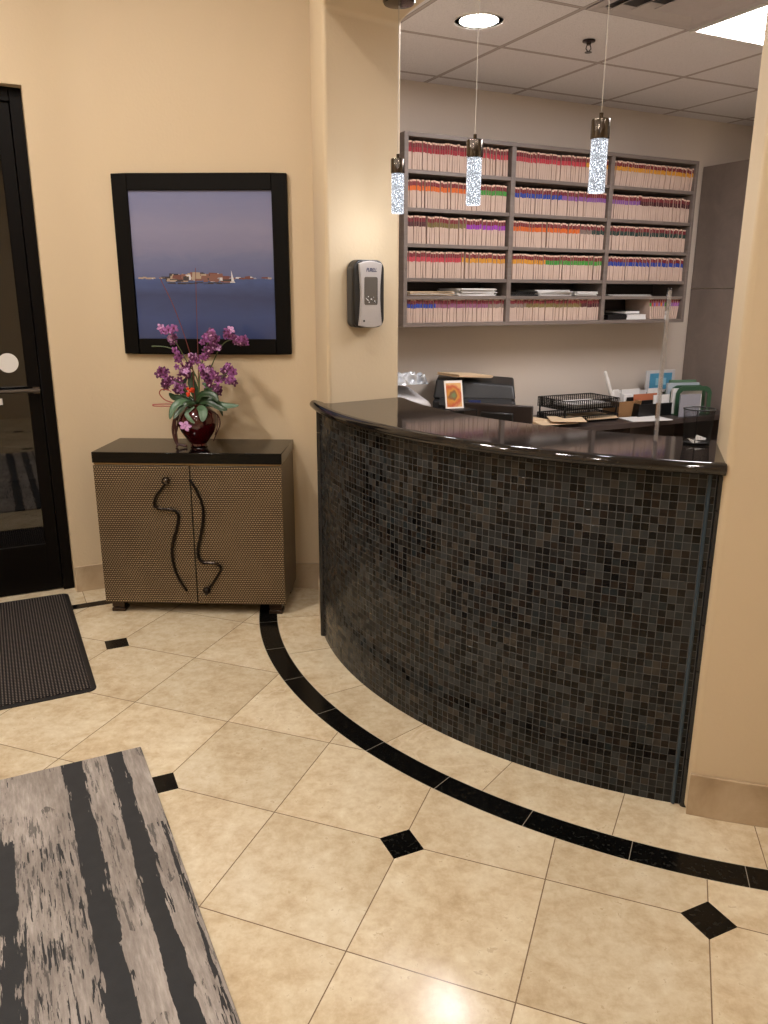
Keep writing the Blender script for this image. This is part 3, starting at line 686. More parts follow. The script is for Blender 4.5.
for sx in (-1, 1):
    for sy in (-1, 1):
        cx = sx * (hw - .055); cy = sy * (hd - .05); m = MB().box(cx - .032, cx + .032, cy - .032, cy + .032, .026, .0565).box(cx - .028, cx + .028, cy - .028, cy + .028, .019, .026).box(cx - .034, cx + .034, cy - .034, cy + .034, 0.0005, .019)
        m.obj('foot', plain('dark_bronze_foot', '#3c2e24', .3, .5), cb, bevel=.003)

# ------------------------------------------------------------------ framed picture
pc = thing('framed_picture', 'large black framed seascape painting hung above the cabinet', 'picture', K + PD * .540 + Vector((0, 0, 1.262)) , PA)
FW, FH, FT = .850, .85, .028
bw = .075
m = MB()
m.box(-FW / 2, -FW / 2 + bw, -FT, -.002, 0, FH).box(FW / 2 - bw, FW / 2, -FT, -.002, 0, FH).box(-FW / 2 + bw, FW / 2 - bw, -FT, -.002, 0, bw).box(-FW / 2 + bw, FW / 2 - bw, -FT, -.002, FH - bw, FH)
m.obj('frame', M_FRAME, pc, bevel=.003)
def painting_mat():
    t = NT('seascape_paint'); x, y, z, o = t.xyz(); zz = (z - .075) / .70
    n = t.noise(t.vec(x * 1, 0, z * 3), 3.5, 5, .6, .5); n2 = t.noise(t.vec(x * 2, 0, z * 9), 4, 4, .6)
    q = zz + (n - .5) * .16 + (n2 - .5) * .04
    sky = t.ramp(q, [(.42, '#545e88'), (.52, '#60688f'), (.62, '#767797'), (.75, '#7f7f9e'), (1, '#6d749d')])
    sea = t.ramp(q, [(0, '#26386a'), (.15, '#2c4276'), (.3, '#223462'), (.4, '#3a5084')])
    c = t.mix(zz > .415, sea, sky); t.set(col=c, rough=.6, coat=.9, crough=.03); return t.m
MB().box(-FW / 2 + bw - .004, FW / 2 - bw + .004, -.016, -.008, bw - .004, FH - bw + .004).obj('canvas', painting_mat(), pc)
PCOL = [plain('paint_' + n_, c_, .6, coat=.9) for n_, c_ in (('terracotta', '#7a5148'), ('sand', '#a3917f'), ('dark', '#2b2730'), ('white', '#cfd0d6'), ('rust', '#6b3b38'), ('pale', '#8f95a8'))]
rnd = random.Random(11); m = MB(); hz = bw + .70 * .415
def daub(x, z, w_, h_, c, k): m.add([(x, -.0162 - k * 1e-5, z), (x + w_, -.0162 - k * 1e-5, z + rnd.uniform(-.002, .002)), (x + w_ * rnd.uniform(.85, 1), -.0162 - k * 1e-5, z + h_), (x + w_ * .1, -.0162 - k * 1e-5, z + h_ * rnd.uniform(.8, 1.1))], [(0, 1, 2, 3)], c)
for k in range(110):
    x = rnd.uniform(-.20, .12); d = 1 - abs((x + .06) / .2); daub(x, hz - .015 + rnd.uniform(-.004, .016) + .016 * max(d, 0) * rnd.random(), rnd.uniform(.010, .050), .004 + .014 * rnd.random() + .012 * max(d, 0), rnd.choice([0, 0, 1, 2, 2, 3, 4, 5, 4]), k)
for k in range(14): daub(rnd.uniform(-.34, -.2), hz + rnd.uniform(-.002, .004), rnd.uniform(.01, .03), rnd.uniform(.003, .007), rnd.choice([1, 2, 3]), 60 + k)
for k in range(16): daub(rnd.uniform(.12, .32), hz + rnd.uniform(-.002, .004), rnd.uniform(.012, .04), rnd.uniform(.003, .008), rnd.choice([1, 3, 5, 4]), 80 + k)
daub(.20, hz, .03, .014, 4, 99); m.add([(.135, -.0175, hz - .012), (.15, -.0175, hz - .012), (.136, -.0175, hz + .042)], [(0, 1, 2)], 3); m.add([(.128, -.0175, hz - .018), (.155, -.0175, hz - .018), (.152, -.0175, hz - .013), (.13, -.0175, hz - .013)], [(0, 1, 2, 3)], 3)
for k in range(20): daub(rnd.uniform(-.2, .1), hz - .02 + rnd.uniform(-.006, .002), rnd.uniform(.02, .05), .004, 2, 100 + k)
m.obj('painted_town', PCOL, pc)

# ------------------------------------------------------------------ vase and orchids
VB = Vector((-.923, 3.877, .8268))
t = NT('oxblood_glaze'); x, y, z, o = t.xyz(); t.set(col=t.mix(t.noise(o, 12, 4), '#260307', '#4c080f'), rough=.12, coat=.6); M_VASE = t.m
prof = [(.034, 0), (.042, .004), (.040, .014), (.052, .03), (.080, .07), (.098, .11), (.100, .135), (.090, .165), (.066, .187), (.056, .198), (.064, .212), (.060, .213), (.052, .2), (.062, .185), (.085, .16), (.094, .13), (.09, .1), (.07, .06), (.04, .02), (.001, .018)]
va = MB().lathe(prof, 40).obj('vase', M_VASE, smooth=True, loc=VB); tag(va, 'round oxblood red glazed vase on the cabinet top', 'vase')
orch = thing('orchid_arrangement', 'purple silk orchids with red twigs and broad green leaves in red vase', 'flower arrangement', VB)
pn = Vector((VB.x, VB.y, 0)).normalized() * -1
def vp(px, py, dy=0.0):  # point near the vase's plane seen at a pixel, relative to the vase base
    return on_plane(px, py, VB + Vector((0, dy, 0)), Vector((0, -1, 0))) - VB
z2p = lambda a, b: (140 + a * .15625, 310 + b * .15625)
M_STEM = plain('olive_stem', '#4c5a33', .5); M_TWIG = plain('red_brown_twig', '#6b302a', .5); M_LEAF = plain('glossy_green_leaf', '#233c22', .35, var=.25, scale=30); M_LEAF2 = plain('pale_green_leaf', '#47654a', .35, var=.2, scale=30)
def petal_mat(name, a, b):
    t = NT(name); x, y, z, o = t.xyz(); t.set(col=t.mix(t.noise(o, 90, 2), a, b), rough=.5); return t.m
PM = [petal_mat('orchid_purple', '#5f1f5a', '#b06aae'), petal_mat('orchid_plum', '#35102e', '#7c3a70'), petal_mat('orchid_lilac', '#9a549f', '#dcb4dc')]
M_LIP = plain('orchid_lip', '#d9a8d0', .5); M_LIPD = plain('orchid_lip_dark', '#5a1240', .5)
rnd = random.Random(5)
def bloom(sc_, k):
    m = MB()
    for j in range(5):
        a = 2 * PI * j / 5 + PI / 2; L = .024 * sc_ * (1.0 if j % 2 == 0 else 1.12); wd = .0085 * sc_
        M = Matrix.Rotation(a, 4, 'Z'); pts_ = []
        for s_, hh, zc in ((.08, .3, 0), (.35, .85, .004), (.65, 1, .005), (.88, .6, .002), (1, .1, -.003)):
            pts_.append([M @ Vector((L * s_, wd * hh, zc * sc_)), M @ Vector((L * s_, 0, zc * sc_ - .0018 * sc_)), M @ Vector((L * s_, -wd * hh, zc * sc_))])
        vs = [p for r_ in pts_ for p in r_]
        m.add(vs, [(i * 3 + q, i * 3 + q + 1, i * 3 + q + 4, i * 3 + q + 3) for i in range(4) for q in (0, 1)], 0)
    m.ball(Vector((0, 0, .004 * sc_)), .0045 * sc_, 8, 1); m.ball(Vector((0, -.005 * sc_, .006 * sc_)), .0035 * sc_, 8, 1, 1.5)
    return m.mesh('orchid_flower', [PM[k], M_LIP if k != 0 else M_LIPD])
BL = [bloom(1, k) for k in range(3)]
CL = [(150, 130, 5, 28), (205, 125, 5, 30), (215, 200, 6, 28), (430, 170, 7, 30), (470, 190, 9, 40), (440, 220, 8, 34), (490, 240, 6, 30), (560, 150, 7, 30), (610, 190, 7, 32), (655, 195, 6, 28), (250, 285, 6, 28), (240, 320, 4, 16), (365, 300, 8, 36), (420, 290, 5, 20),
      (135, 405, 7, 30), (165, 425, 6, 26), (180, 470, 8, 34), (235, 465, 8, 34), (255, 500, 6, 24), (275, 380, 8, 34), (300, 390, 5, 22), (400, 370, 6, 24), (420, 420, 8, 34), (460, 385, 8, 30), (520, 430, 6, 30), (565, 370, 6, 26), (590, 410, 6, 26), (545, 400, 6, 26), (585, 465, 6, 28), (490, 500, 7, 28), (440, 470, 5, 20), (330, 330, 4, 20)]
for cx, cy, n_, sp_ in CL:
    for k in range(max(3, n_ - 1)):
        px, py = z2p(cx + rnd.gauss(0, sp_ * .5), cy + rnd.gauss(0, sp_ * .5)); dy = rnd.uniform(-.05, .05)
        o = bpy.data.objects.new('flower', BL[rnd.choice([0, 0, 0, 1, 1, 2])] if cx < 440 or cy < 350 else BL[rnd.choice([0, 1, 1, 2])]); COL.objects.link(o); o.parent = orch; o.location = vp(px, py, dy)
        s_ = rnd.uniform(.62, .98); o.scale = (s_, s_, s_); o.rotation_euler = (PI / 2 + rnd.uniform(-.7, .7), rnd.uniform(-1, 1), rnd.uniform(-.8, .8))
# fallen bloom on the vase, orange bloom
o = bpy.data.objects.new('flower', BL[2]); COL.objects.link(o); o.parent = orch; o.location = vp(*z2p(290, 742), -.105); o.scale = (1.3, 1.0, 1); o.rotation_euler = (PI / 2.4, .3, 0); o['label'] = 'pale lilac flower drooping over the vase'
MOR = plain('orange_berry', '#d8401c', .4)
m = MB()
for k in range(9): m.ball(vp(*z2p(322 + rnd.gauss(0, 14), 525 + rnd.gauss(0, 16)), -.05 + rnd.uniform(-.01, .01)), .0075, 8)
m.obj('orange_flower', MOR, orch, smooth=True)
def stem(zp, r0, r1, mat, name='stem', d0=0, d1=0):
    n_ = len(zp); pp = [vp(*z2p(a, b), d0 + (d1 - d0) * i / (n_ - 1)) for i, (a, b) in enumerate(zp)]; cs = curve_smooth(pp, 5)
    return MB().tube(cs, [r0 + (r1 - r0) * i / (len(cs) - 1) for i in range(len(cs))], 7).obj(name, mat, orch, smooth=True)
stem([(370, 660), (375, 480), (340, 390), (300, 330), (250, 240), (200, 170), (165, 120)], .004, .0018, M_STEM, 'stem', 0, .02)
stem([(380, 660), (380, 450), (400, 330), (430, 220), (480, 170)], .004, .002, M_STEM, 'stem', 0, -.02)
stem([(390, 660), (420, 480), (470, 330), (530, 220), (600, 190), (685, 225)], .004, .0015, M_STEM, 'stem', .01, .03)
stem([(385, 660), (430, 540), (500, 460), (560, 400), (600, 420)], .0035, .0015, M_STEM, 'stem', -.01, -.03)
stem([(360, 660), (320, 560), (260, 470), (190, 440), (130, 400)], .0035, .0015, M_STEM, 'stem', 0, -.03)
stem([(240, 262), (160, 235), (75, 232)], .0015, .003, M_STEM, 'stem', .0, .0)
stem([(360, 660), (345, 500), (325, 300), (225, 0), (125, -210)], .003, .0015, M_TWIG, 'twig', 0, .0)
stem([(378, 660), (374, 400), (370, 250), (362, 0), (355, -270)], .0025, .0012, M_TWIG, 'twig', 0, .02)
stem([(340, 640), (230, 600), (160, 575), (125, 535), (140, 508), (185, 515), (200, 525)], .003, .002, plain('red_cane', '#9c3a30', .4), 'cane_loop', -.04, -.07)
stem([(330, 640), (220, 604), (100, 604), (82, 609), (100, 615), (200, 616), (260, 622)], .003, .0025, plain('red_cane', '#9c3a30', .4), 'cane_loop', -.04, -.07)
def leaf(zp, wd, mat, d0, d1, droop=.0):
    n_ = len(zp); pp = curve_smooth([vp(*z2p(a, b), d0 + (d1 - d0) * i / (n_ - 1)) for i, (a, b) in enumerate(zp)], 6); m = MB(); vs = []; L = len(pp)
    for i, p in enumerate(pp):
        f = i / (L - 1); w_ = wd * (math.sin(PI * min(1, f * .93 + .07)) ** .7) + .0005; tt = (pp[min(i + 1, L - 1)] - pp[max(i - 1, 0)]).normalized(); sd = tt.cross(Vector((0, -.75, .66))).normalized()
        nn_ = sd.cross(tt).normalized()
        for q, hh in ((-1, .25), (-.5, .1), (0, 0), (.5, .1), (1, .25)): vs.append(p + sd * w_ * q + nn_ * w_ * hh)
    m.add(vs, [(i * 5 + q, i * 5 + q + 1, i * 5 + q + 6, i * 5 + q + 5) for i in range(L - 1) for q in range(4)])
    o = m.obj('leaf', mat, orch, smooth=True); s_ = o.modifiers.new('solid', 'SOLIDIFY'); s_.thickness = .0012; return o
leaf([(360, 620), (280, 590), (220, 620), (190, 700)], .020, M_LEAF2, -.04, -.11); leaf([(350, 610), (300, 600), (240, 660), (215, 700)], .014, M_LEAF, -.05, -.12)
leaf([(380, 610), (450, 600), (540, 615), (635, 612)], .020, M_LEAF2, -.02, -.05); leaf([(380, 600), (440, 590), (520, 630), (560, 640)], .016, M_LEAF, -.04, -.08)
leaf([(370, 620), (400, 640), (405, 680), (400, 715)], .022, M_LEAF2, -.06, -.125); leaf([(365, 600), (300, 560), (270, 500), (300, 430)], .020, M_LEAF, .0, .03)
leaf([(370, 600), (350, 520), (330, 450), (345, 390)], .020, M_LEAF, .0, .02); leaf([(380, 590), (420, 560), (440, 500), (400, 468)], .017, M_LEAF2, -.02, -.04)
leaf([(360, 600), (260, 570), (215, 560), (185, 530)], .018, M_LEAF, -.02, -.05); leaf([(380, 600), (460, 570), (500, 600), (530, 680)], .012, M_LEAF, .02, .04)
leaf([(360, 590), (400, 540), (470, 545), (500, 590)], .018, M_LEAF, -.03, -.07); leaf([(350, 620), (300, 660), (320, 700), (350, 725)], .010, M_LEAF2, -.06, -.12)
# trailing roots over the left side of the vase
M_ROOT = plain('dark_red_root', '#3a1512', .5)
for k, (zp, r_) in enumerate([([(330, 640), (240, 660), (212, 740), (215, 800), (235, 850), (280, 868), (300, 872)], .0045), ([(330, 640), (250, 650), (225, 720), (232, 800), (240, 860), (232, 880)], .004), ([(340, 640), (260, 660), (240, 740), (225, 830), (245, 872)], .0035), ([(420, 640), (495, 670), (512, 730), (490, 790), (470, 840)], .0022), ([(420, 640), (485, 660), (500, 720), (480, 800)], .0018)]):
    stem(zp, r_ * 1.6, r_ * 1.3, M_ROOT, 'root', -.03, -.055)

# ------------------------------------------------------------------ sanitizer dispenser on the jamb
dp = un(0, 0) ; ps = P2 + U * .20
ds = thing('hand_sanitizer_dispenser', 'black and silver hand sanitizer dispenser mounted on the beige column', 'soap dispenser', ps + Vector((0, 0, 1.435)), R(ANG) )
jd = (P3 - P2).normalized(); ds.rotation_euler.z = math.atan2(jd.y, jd.x); ds.location = P2 + jd * .178 + Vector((0, 0, 1.426)); ds.scale = (1.08, 1.1, 1.07)
def rrect(w_, h_, r_, n=6, top=0.0):
    out = []
    for cx, cz, a0_ in ((w_ / 2 - r_, r_, -90), (w_ / 2 - r_, h_ - r_, 0), (-w_ / 2 + r_, h_ - r_, 90), (-w_ / 2 + r_, r_, 180)):
        for k in range(n + 1): a = R(a0_ + 90 * k / n); out.append((cx + r_ * math.cos(a), cz + r_ * math.sin(a)))
    return [(x, z + (top * (1 - (2 * x / w_) ** 2) if z > h_ / 2 else -top * (1 - (2 * x / w_) ** 2))) for x, z in out]
def yprism(pts, y0, y1): # prism along -y
    m = MB(); n = len(pts); vs = [(x, y0, z) for x, z in pts] + [(x, y1, z) for x, z in pts]
    return m.add(vs, [tuple(range(n)), tuple(range(n, 2 * n))[::-1]] + [(i, (i + 1) % n, n + (i + 1) % n, n + i) for i in range(n)])
yprism(rrect(.142, .246, .03, 6, .006), -.003, -.050).obj('housing', M_PLB, ds, bevel=.006, seg=3)
yprism(rrect(.146, .235, .022, 5, .004), -.001, -.035).obj('back_plate', plain('dark_grey_plastic', '#3b3a39', .4), ds, bevel=.004)
fpz = [(-.043, .006), (-.038, .0), (-.02, -.004), (.02, -.004), (.038, 0), (.043, .006)]
shp = []
for k in range(13):
    f = k / 12; wv = .054 - .009 * math.sin(PI * f); shp.append((wv, .004 + .232 * f))
arc_t = [(.04 * math.cos(R(a)) * 1.0, .236 + .010 * math.sin(R(a))) for a in (45, 90, 135)]
pts_ = shp + arc_t + [(-x, z) for x, z in shp[::-1]] + [(-.02, -.004), (.02, -.004)]
yprism(pts_, -.046, -.060).obj('front_cover', M_SILVER, ds, bevel=.003, seg=3)
yprism([(x * 1.0, z + .083) for x, z in rrect(.062, .103, .006, 4, .002)], -.057, -.0613).obj('window', plain('smoked_window', '#4a4643', .1, coat=.5), ds, bevel=.001)
m = MB()
rnd = random.Random(3)
for k in range(14): m.ball(Vector((rnd.uniform(-.025, .026), -.0613, .092 + rnd.random() ** 2 * .022)), .0026 * rnd.uniform(.5, 1), 6)
m.obj('gel_bubbles', M_GREYW, ds, smooth=True)
MB().ball(Vector((-.033, -.060, .022)), .0042, 10).obj('sensor', M_PLB, ds, smooth=True)
fc = bpy.data.curves.new('logo', 'FONT'); fc.body = 'PURELL'; fc.size = .0155; fc.align_x = 'CENTER'; fc.align_y = 'CENTER'; fc.shear = .25; fc.extrude = .0004; fc.offset = .0003
fo = bpy.data.objects.new('logo', fc); COL.objects.link(fo); fo.parent = ds; fo.location = (0.002, -.0604, .212); fo.rotation_euler = (PI / 2, 0, 0); fc.materials.append(plain('navy_ink', '#151b45', .5)); fo.scale = (.95, 1.25, 1)
bpy.context.view_layer.update(); lm = bpy.data.meshes.new_from_object(fo.evaluated_get(bpy.context.evaluated_depsgraph_get())); lo_ = bpy.data.objects.new('logo_text', lm); COL.objects.link(lo_); lo_.parent = ds; lo_.location = fo.location; lo_.rotation_euler = fo.rotation_euler; lo_.scale = fo.scale; bpy.data.objects.remove(fo)

# ------------------------------------------------------------------ pendants
def pendant():
    t = thing('pendant_lamp', 'x', 'pendant light', (0, 0, ZS), 0, None)
    MB().lathe([(.001, -.022), (.012, -.022), (.055, -.016), (.06, -.008), (.06, -.0005)], 32).obj('canopy', M_NICKEL, t, smooth=True)
    MB().tube([(0, 0, -.02), (0, 0, -.535)], .0012, 6).obj('cord', plain('clear_cord', '#b9b2aa', .3), t)
    MB().lathe([(.001, -.530), (.006, -.530), (.006, -.543), (.012, -.545), (.026, -.547), (.0275, -.551), (.0275, -.598), (.025, -.601), (.001, -.601)][::-1], 32).obj('cap', M_NICKEL, t, smooth=True)
    MB().lathe([(.001, -.748), (.0225, -.748), (.0245, -.746), (.0245, -.6015), (.001, -.6015)], 32).obj('bubble_glass_rod', M_BUB, t, smooth=True)
    ld = bpy.data.lights.new('pendant_lamp_glow', 'POINT'); ld.energy = 1.6; ld.color = (.92, .95, 1); ld.shadow_soft_size = .03
    lo = bpy.data.objects.new('pendant_lamp_glow', ld); COL.objects.link(lo); lo.parent = t; lo.location = (0, 0, -.80)
    return t
LB = ['small bubble glass pendant lamp hanging beside the beige column, leftmost of three', 'bubble glass pendant lamp hanging in front of the left shelf bay', 'bubble glass pendant lamp hanging before the middle shelf bay, rightmost of three']
PP = [(.050, 3.288), (.2975, 2.84), (.632, 2.53)]
p0 = pendant()
for i, (x, y) in enumerate(PP):
    if i == 0: q = p0
    else:
        q = p0.copy(); COL.objects.link(q)
        for ch in list(p0.children): c = ch.copy(); COL.objects.link(c); c.parent = q
    q.location = (x, y, ZS - .0005); q.scale = (1, 1, (.987, 1.006, 1.0)[i]); q['label'] = LB[i]; q['group'] = 'pendant lamps over the counter'

# ------------------------------------------------------------------ things on the desk and counter
def put(m, mats, name, u, n, z, label, cat, rot=0, bevel=0, smooth=False, group=None):
    o = m.obj(name, mats, loc=un(u, n, z), rotz=R(ANG) + rot, bevel=bevel, smooth=smooth); return tag(o, label, cat, group)
# printer
pr = thing('printer', 'black multifunction printer on the back desk, left of paper trays', 'printer', un(2.62, 4.03, DZ + .001), R(-8))
MB().box(-.24, .24, -.20, .20, 0, .20).obj('body', M_PLD, pr, bevel=.015, seg=3)
m = MB(); vs = [(-.24, -.17, .205), (.24, -.17, .205), (.24, .20, .205), (-.24, .20, .205), (-.225, -.13, .315), (.225, -.13, .285), (.23, .19, .30), (-.23, .19, .33)]
m.add(vs, [(0, 3, 2, 1), (4, 5, 6, 7), (0, 1, 5, 4), (1, 2, 6, 5), (2, 3, 7, 6), (3, 0, 4, 7)]).obj('scanner_lid', M_PLD, pr, bevel=.012, seg=3)
MB().add([(-.20, -.235, .175), (.22, -.235, .175), (.22, -.19, .215), (-.20, -.19, .215), (-.20, -.2, .165), (.22, -.2, .165)], [(0, 1, 2, 3), (0, 4, 5, 1), (0, 3, 4), (1, 5, 2), (3, 2, 5, 4)]).obj('control_panel', M_PLB, pr, bevel=.002)
MB().box(-.03, .04, -.006, 0, 0, .022).obj('display', plain('display_blue', '#39406a', .2), pr, loc=(-.0, -.222, .186))
MB().box(-.15, .19, -.206, -.2, .06, .15).obj('output_slot', plain('deep_black', '#050505', .5), pr)
MB().box(-.02, .10, -.22, -.19, .115, .13).obj('output_paper', M_PAPER, pr)
tag(sheets('f', 4, .26, .20, [M_MANILA], .004, .008, 9, .05).obj('manila_envelopes', M_MANILA, loc=un(2.53, 4.02, DZ + .328), rotz=R(ANG) + .15), 'manila folders lying on top of the black printer', 'folders').rotation_euler.y = .07
# monitor seen from behind, on lower worktop
mo = thing('desk_monitor', 'dark flat screen seen from behind in front of the printer', 'monitor', un(2.46, 3.55, DZ + .001), R(-22))
MB().box(-.10, .10, -.07, .07, 0, .012).obj('base', M_PLB, mo, bevel=.004); MB().box(-.02, .02, .0, .02, .012, .10).obj('stand', M_PLB, mo)
MB().box(-.19, .19, -.012, .018, .05, .222).obj('screen', plain('dark_brown_plastic', '#2a211e', .4), mo, bevel=.006); MB().box(-.09, .09, -.03, -.0125, .09, .18).obj('rear_cover', M_PLB, mo, bevel=.006)
# printed flower card standing
cdm = NT('sunflower_card_print'); x, y, z, o = cdm.xyz(); d = cdm.math('SQRT', x * x * 1.0 + (z - .065) * (z - .065)); nz = cdm.noise(o, 40, 4); d = d + (cdm.noise(o, 22, 2) - .5) * .045 + x * .25
cdm.set(col=cdm.mix((x.ab() > .042).mx((z - .068).ab() > .06), cdm.ramp(d + (nz - .5) * .02, [(.0, '#6d7a4a'), (.018, '#7c4a2a'), (.026, '#c98a2c'), (.045, '#b5472a'), (.06, '#d9a86a')]), '#e6e0d8'), rough=.6)
tag(MB().add([(-.05, 0, 0), (.05, 0, 0), (.05, .035, .14), (-.05, .035, .14), (-.05, .004, 0), (.05, .004, 0), (.05, .039, .14), (-.05, .039, .14)], [(0, 1, 2, 3), (7, 6, 5, 4), (0, 4, 5, 1), (2, 6, 7, 3), (1, 5, 6, 2), (3, 7, 4, 0)]).obj('greeting_card', cdm.m, loc=un(2.155, 3.50, .985), rotz=R(ANG) - .15), 'white card with an orange flower print standing left of the printer', 'card')
# wire letter rack that holds the card and papers, box of wrapped supplies
wr = thing('wire_rack', 'black wire desk rack left of the printer', 'desk rack', un(2.02, 3.50, DZ), R(ANG))
m = MB()
for xx in (-.09, 0, .09):
    m.tube([(xx, -.06, 0), (xx, -.06, .225), (xx, .06, .225), (xx, .06, 0)], .003, 8)
for zz in (.12, .222):
    m.tube([(-.09, -.06, zz), (.23, -.06, zz)], .003, 8); m.tube([(-.09, .06, zz), (.23, .06, zz)], .003, 8)
m.tube([(.23, -.06, 0), (.23, -.06, .222), (.23, .06, .222), (.23, .06, 0)], .003, 8); m.tube([(.09, -.06, .222), (.09, .06, .222)], .003, 8)
m.obj('wire_frame', M_WIREB, wr); MB().box(-.09, .23, -.06, .06, .218, .222).obj('shelf', M_WIREB, wr)
bg = thing('office_machine', 'white boxy machine at the left end of the staff worktop', 'office machine', un(1.90, 3.72, DZ), R(ANG))
MB().add([(-.14, -.13, 0), (.19, -.13, 0), (.19, .13, 0), (-.14, .13, 0), (-.14, -.13, .30), (.17, -.13, .25), (.17, .13, .31), (-.14, .13, .36)], [(0, 3, 2, 1), (4, 5, 6, 7), (0, 1, 5, 4), (1, 2, 6, 5), (2, 3, 7, 6), (3, 0, 4, 7)]).obj('body', M_GREYW, bg, bevel=.02, seg=3)
t = NT('crinkled_clear_wrap'); x, y, z, o = t.xyz(); n = t.voro(o, 22); t.set(col=t.mix(n, '#8d97a3', '#e8ecf2'), rough=.15, metal=.3); t.bump(n, 1, .02); M_WRAP = t.m
rnd = random.Random(8); m = MB(); G = 14; vs = [(-.15 + .32 * i / G, -.12 + .22 * j / G, .0 + (.0 if i in (0, G) or j in (0, G) else rnd.uniform(.02, .055))) for i in range(G + 1) for j in range(G + 1)]
m.add(vs, [(i * (G + 1) + j, i * (G + 1) + j + 1, (i + 1) * (G + 1) + j + 1, (i + 1) * (G + 1) + j) for i in range(G) for j in range(G)])
m.add([(-.15, -.12, -.001), (.17, -.12, -.001), (.17, .10, -.001), (-.15, .10, -.001)], [(0, 1, 2, 3)])
o = m.obj('plastic_wrapped_packet', M_WRAP, loc=un(1.90, 3.74, DZ + .345), rotz=R(ANG)); o.rotation_euler.x = .0; tag(o, 'crinkled clear plastic packet lying on the white office machine', 'packet')
tag(MB().box(-.012, .014, -.004, .004, 0, .13).obj('paper_sign', M_PAPER, loc=un(1.845, 3.86, DZ + .33), rotz=R(ANG), bevel=.001), 'narrow white card standing behind the plastic packet', 'card')
# envelopes on desk
rnd = random.Random(2)
for k, (u_, n_, ro, w_) in enumerate([(3.10, 4.05, .3, .28), (3.17, 3.96, -.15, .26), (3.0, 4.10, .1, .28), (3.24, 3.92, -.5, .22)]):
    LBE = ['manila folder lying flat beside the printer, lowest of the loose pile', 'manila folder fanned across the loose pile beside the printer', 'manila folder lying furthest back in the pile by the printer', 'manila folder turned sideways at the front edge of the back desk']
    tag(MB().box(-w_ / 2, w_ / 2, -.09, .09, 0, .004).obj('manila_folder', M_MANILA, loc=un(u_, n_, DZ + .001 + .009 * (k + 1)), rotz=R(ANG) + ro, bevel=.001), LBE[k], 'folder', 'manila folders on the back desk').rotation_euler.x = .03
# mesh paper tray
ty = thing('letter_tray', 'black mesh two tier letter tray on the back desk', 'letter tray', un(3.46, 4.08, DZ + .001), R(ANG))
def meshbox(x0, x1, y0, y1, z0, z1, h, front=True):
    m = MB(); rr = .0022
    for z in (z0 + h,): m.tube([(x0, y0, z), (x1, y0, z), (x1, y1, z), (x0, y1, z)], .0035, 6, closed=True)
    nx, ny = 26, 16
    for i in range(nx + 1): x = x0 + (x1 - x0) * i / nx; m.box(x - rr, x + rr, y1 - rr, y1 + rr, z0, z0 + h); m.box(x - rr, x + rr, y0 - rr, y0 + rr, z0, z0 + h); m.box(x - rr, x + rr, y0, y1, z0, z0 + .002)
    for j in range(ny + 1):
        y = y0 + (y1 - y0) * j / ny
        for xx in (x0, x1): m.box(xx - rr, xx + rr, y - rr, y + rr, z0, z0 + h)
        m.box(x0, x1, y - rr, y + rr, z0, z0 + .002)
    for k in range(6):
        z = z0 + h * k / 6; m.box(x0, x1, y1 - rr, y1 + rr, z, z + rr); m.box(x0, x1, y0 - rr, y0 + rr, z, z + rr)
        for xx in (x0, x1): m.box(xx - rr, xx + rr, y0, y1, z, z + rr)
    return m
meshbox(-.22, .22, -.14, .14, .085, .16, .06).obj('upper_tray', M_WIREB, ty); meshbox(-.22, .22, -.14, .14, .004, .06, .04).obj('lower_tray', M_WIREB, ty)
m = MB()
for sx in (-.21, .21):
    for sy in (-.13, .13): m.box(sx - .004, sx + .004, sy - .004, sy + .004, 0, .09)
m.obj('post', M_WIREB, ty)
put(sheets('f', 5, .30, .21, [M_PAPER], .005, .01, 12, .05), M_PAPER, 'paper_stack', 3.48, 4.06, DZ + .094, 'white papers in the upper tier of the mesh letter tray', 'papers')
put(sheets('f', 4, .25, .20, [M_MANILA], .005, .01, 13, .05), M_MANILA, 'manila_folders', 3.55, 4.04, DZ + .012, 'manila papers in the lower tier of the mesh letter tray', 'papers')
# wicker basket with supplies
t = NT('wicker_weave'); x, y, z, o = t.xyz(); wv_ = t.math('SINE', z * 700) * t.math('SINE', (x + y) * 320); t.set(col=t.mix(wv_ * .5 + .5, '#6d4a2c', '#b98d5c'), rough=.7); t.bump(wv_, .8, .003)
m = MB(); a, b = (.085, .075), (.10, .09); zz = .105
vs = [(-a[0], -a[1], 0), (a[0], -a[1], 0), (a[0], a[1], 0), (-a[0], a[1], 0), (-b[0], -b[1], zz), (b[0], -b[1], zz), (b[0], b[1], zz), (-b[0], b[1], zz), (-b[0] + .008, -b[1] + .008, zz), (b[0] - .008, -b[1] + .008, zz), (b[0] - .008, b[1] - .008, zz), (-b[0] + .008, b[1] - .008, zz), (-a[0] + .008, -a[1] + .008, .008), (a[0] - .008, -a[1] + .008, .008), (a[0] - .008, a[1] - .008, .008), (-a[0] + .008, a[1] - .008, .008)]
m.add(vs, [(3, 2, 1, 0), (12, 13, 14, 15)] + [(i, (i + 1) % 4, 4 + (i + 1) % 4, 4 + i) for i in range(4)] + [(4 + i, 4 + (i + 1) % 4, 8 + (i + 1) % 4, 8 + i) for i in range(4)] + [(8 + i, 8 + (i + 1) % 4, 12 + (i + 1) % 4, 12 + i) for i in range(4)])
put(m, t.m, 'wicker_basket', 3.85, 4.10, DZ + .001, 'small square wicker basket between letter tray and black organiser', 'basket')
rnd = random.Random(6)
LP = ['white folded packet sticking up from the left of the basket', 'white folded packet in the middle of the wicker basket', 'white folded packet at the back of the wicker basket', 'white folded packet at the right of the wicker basket']
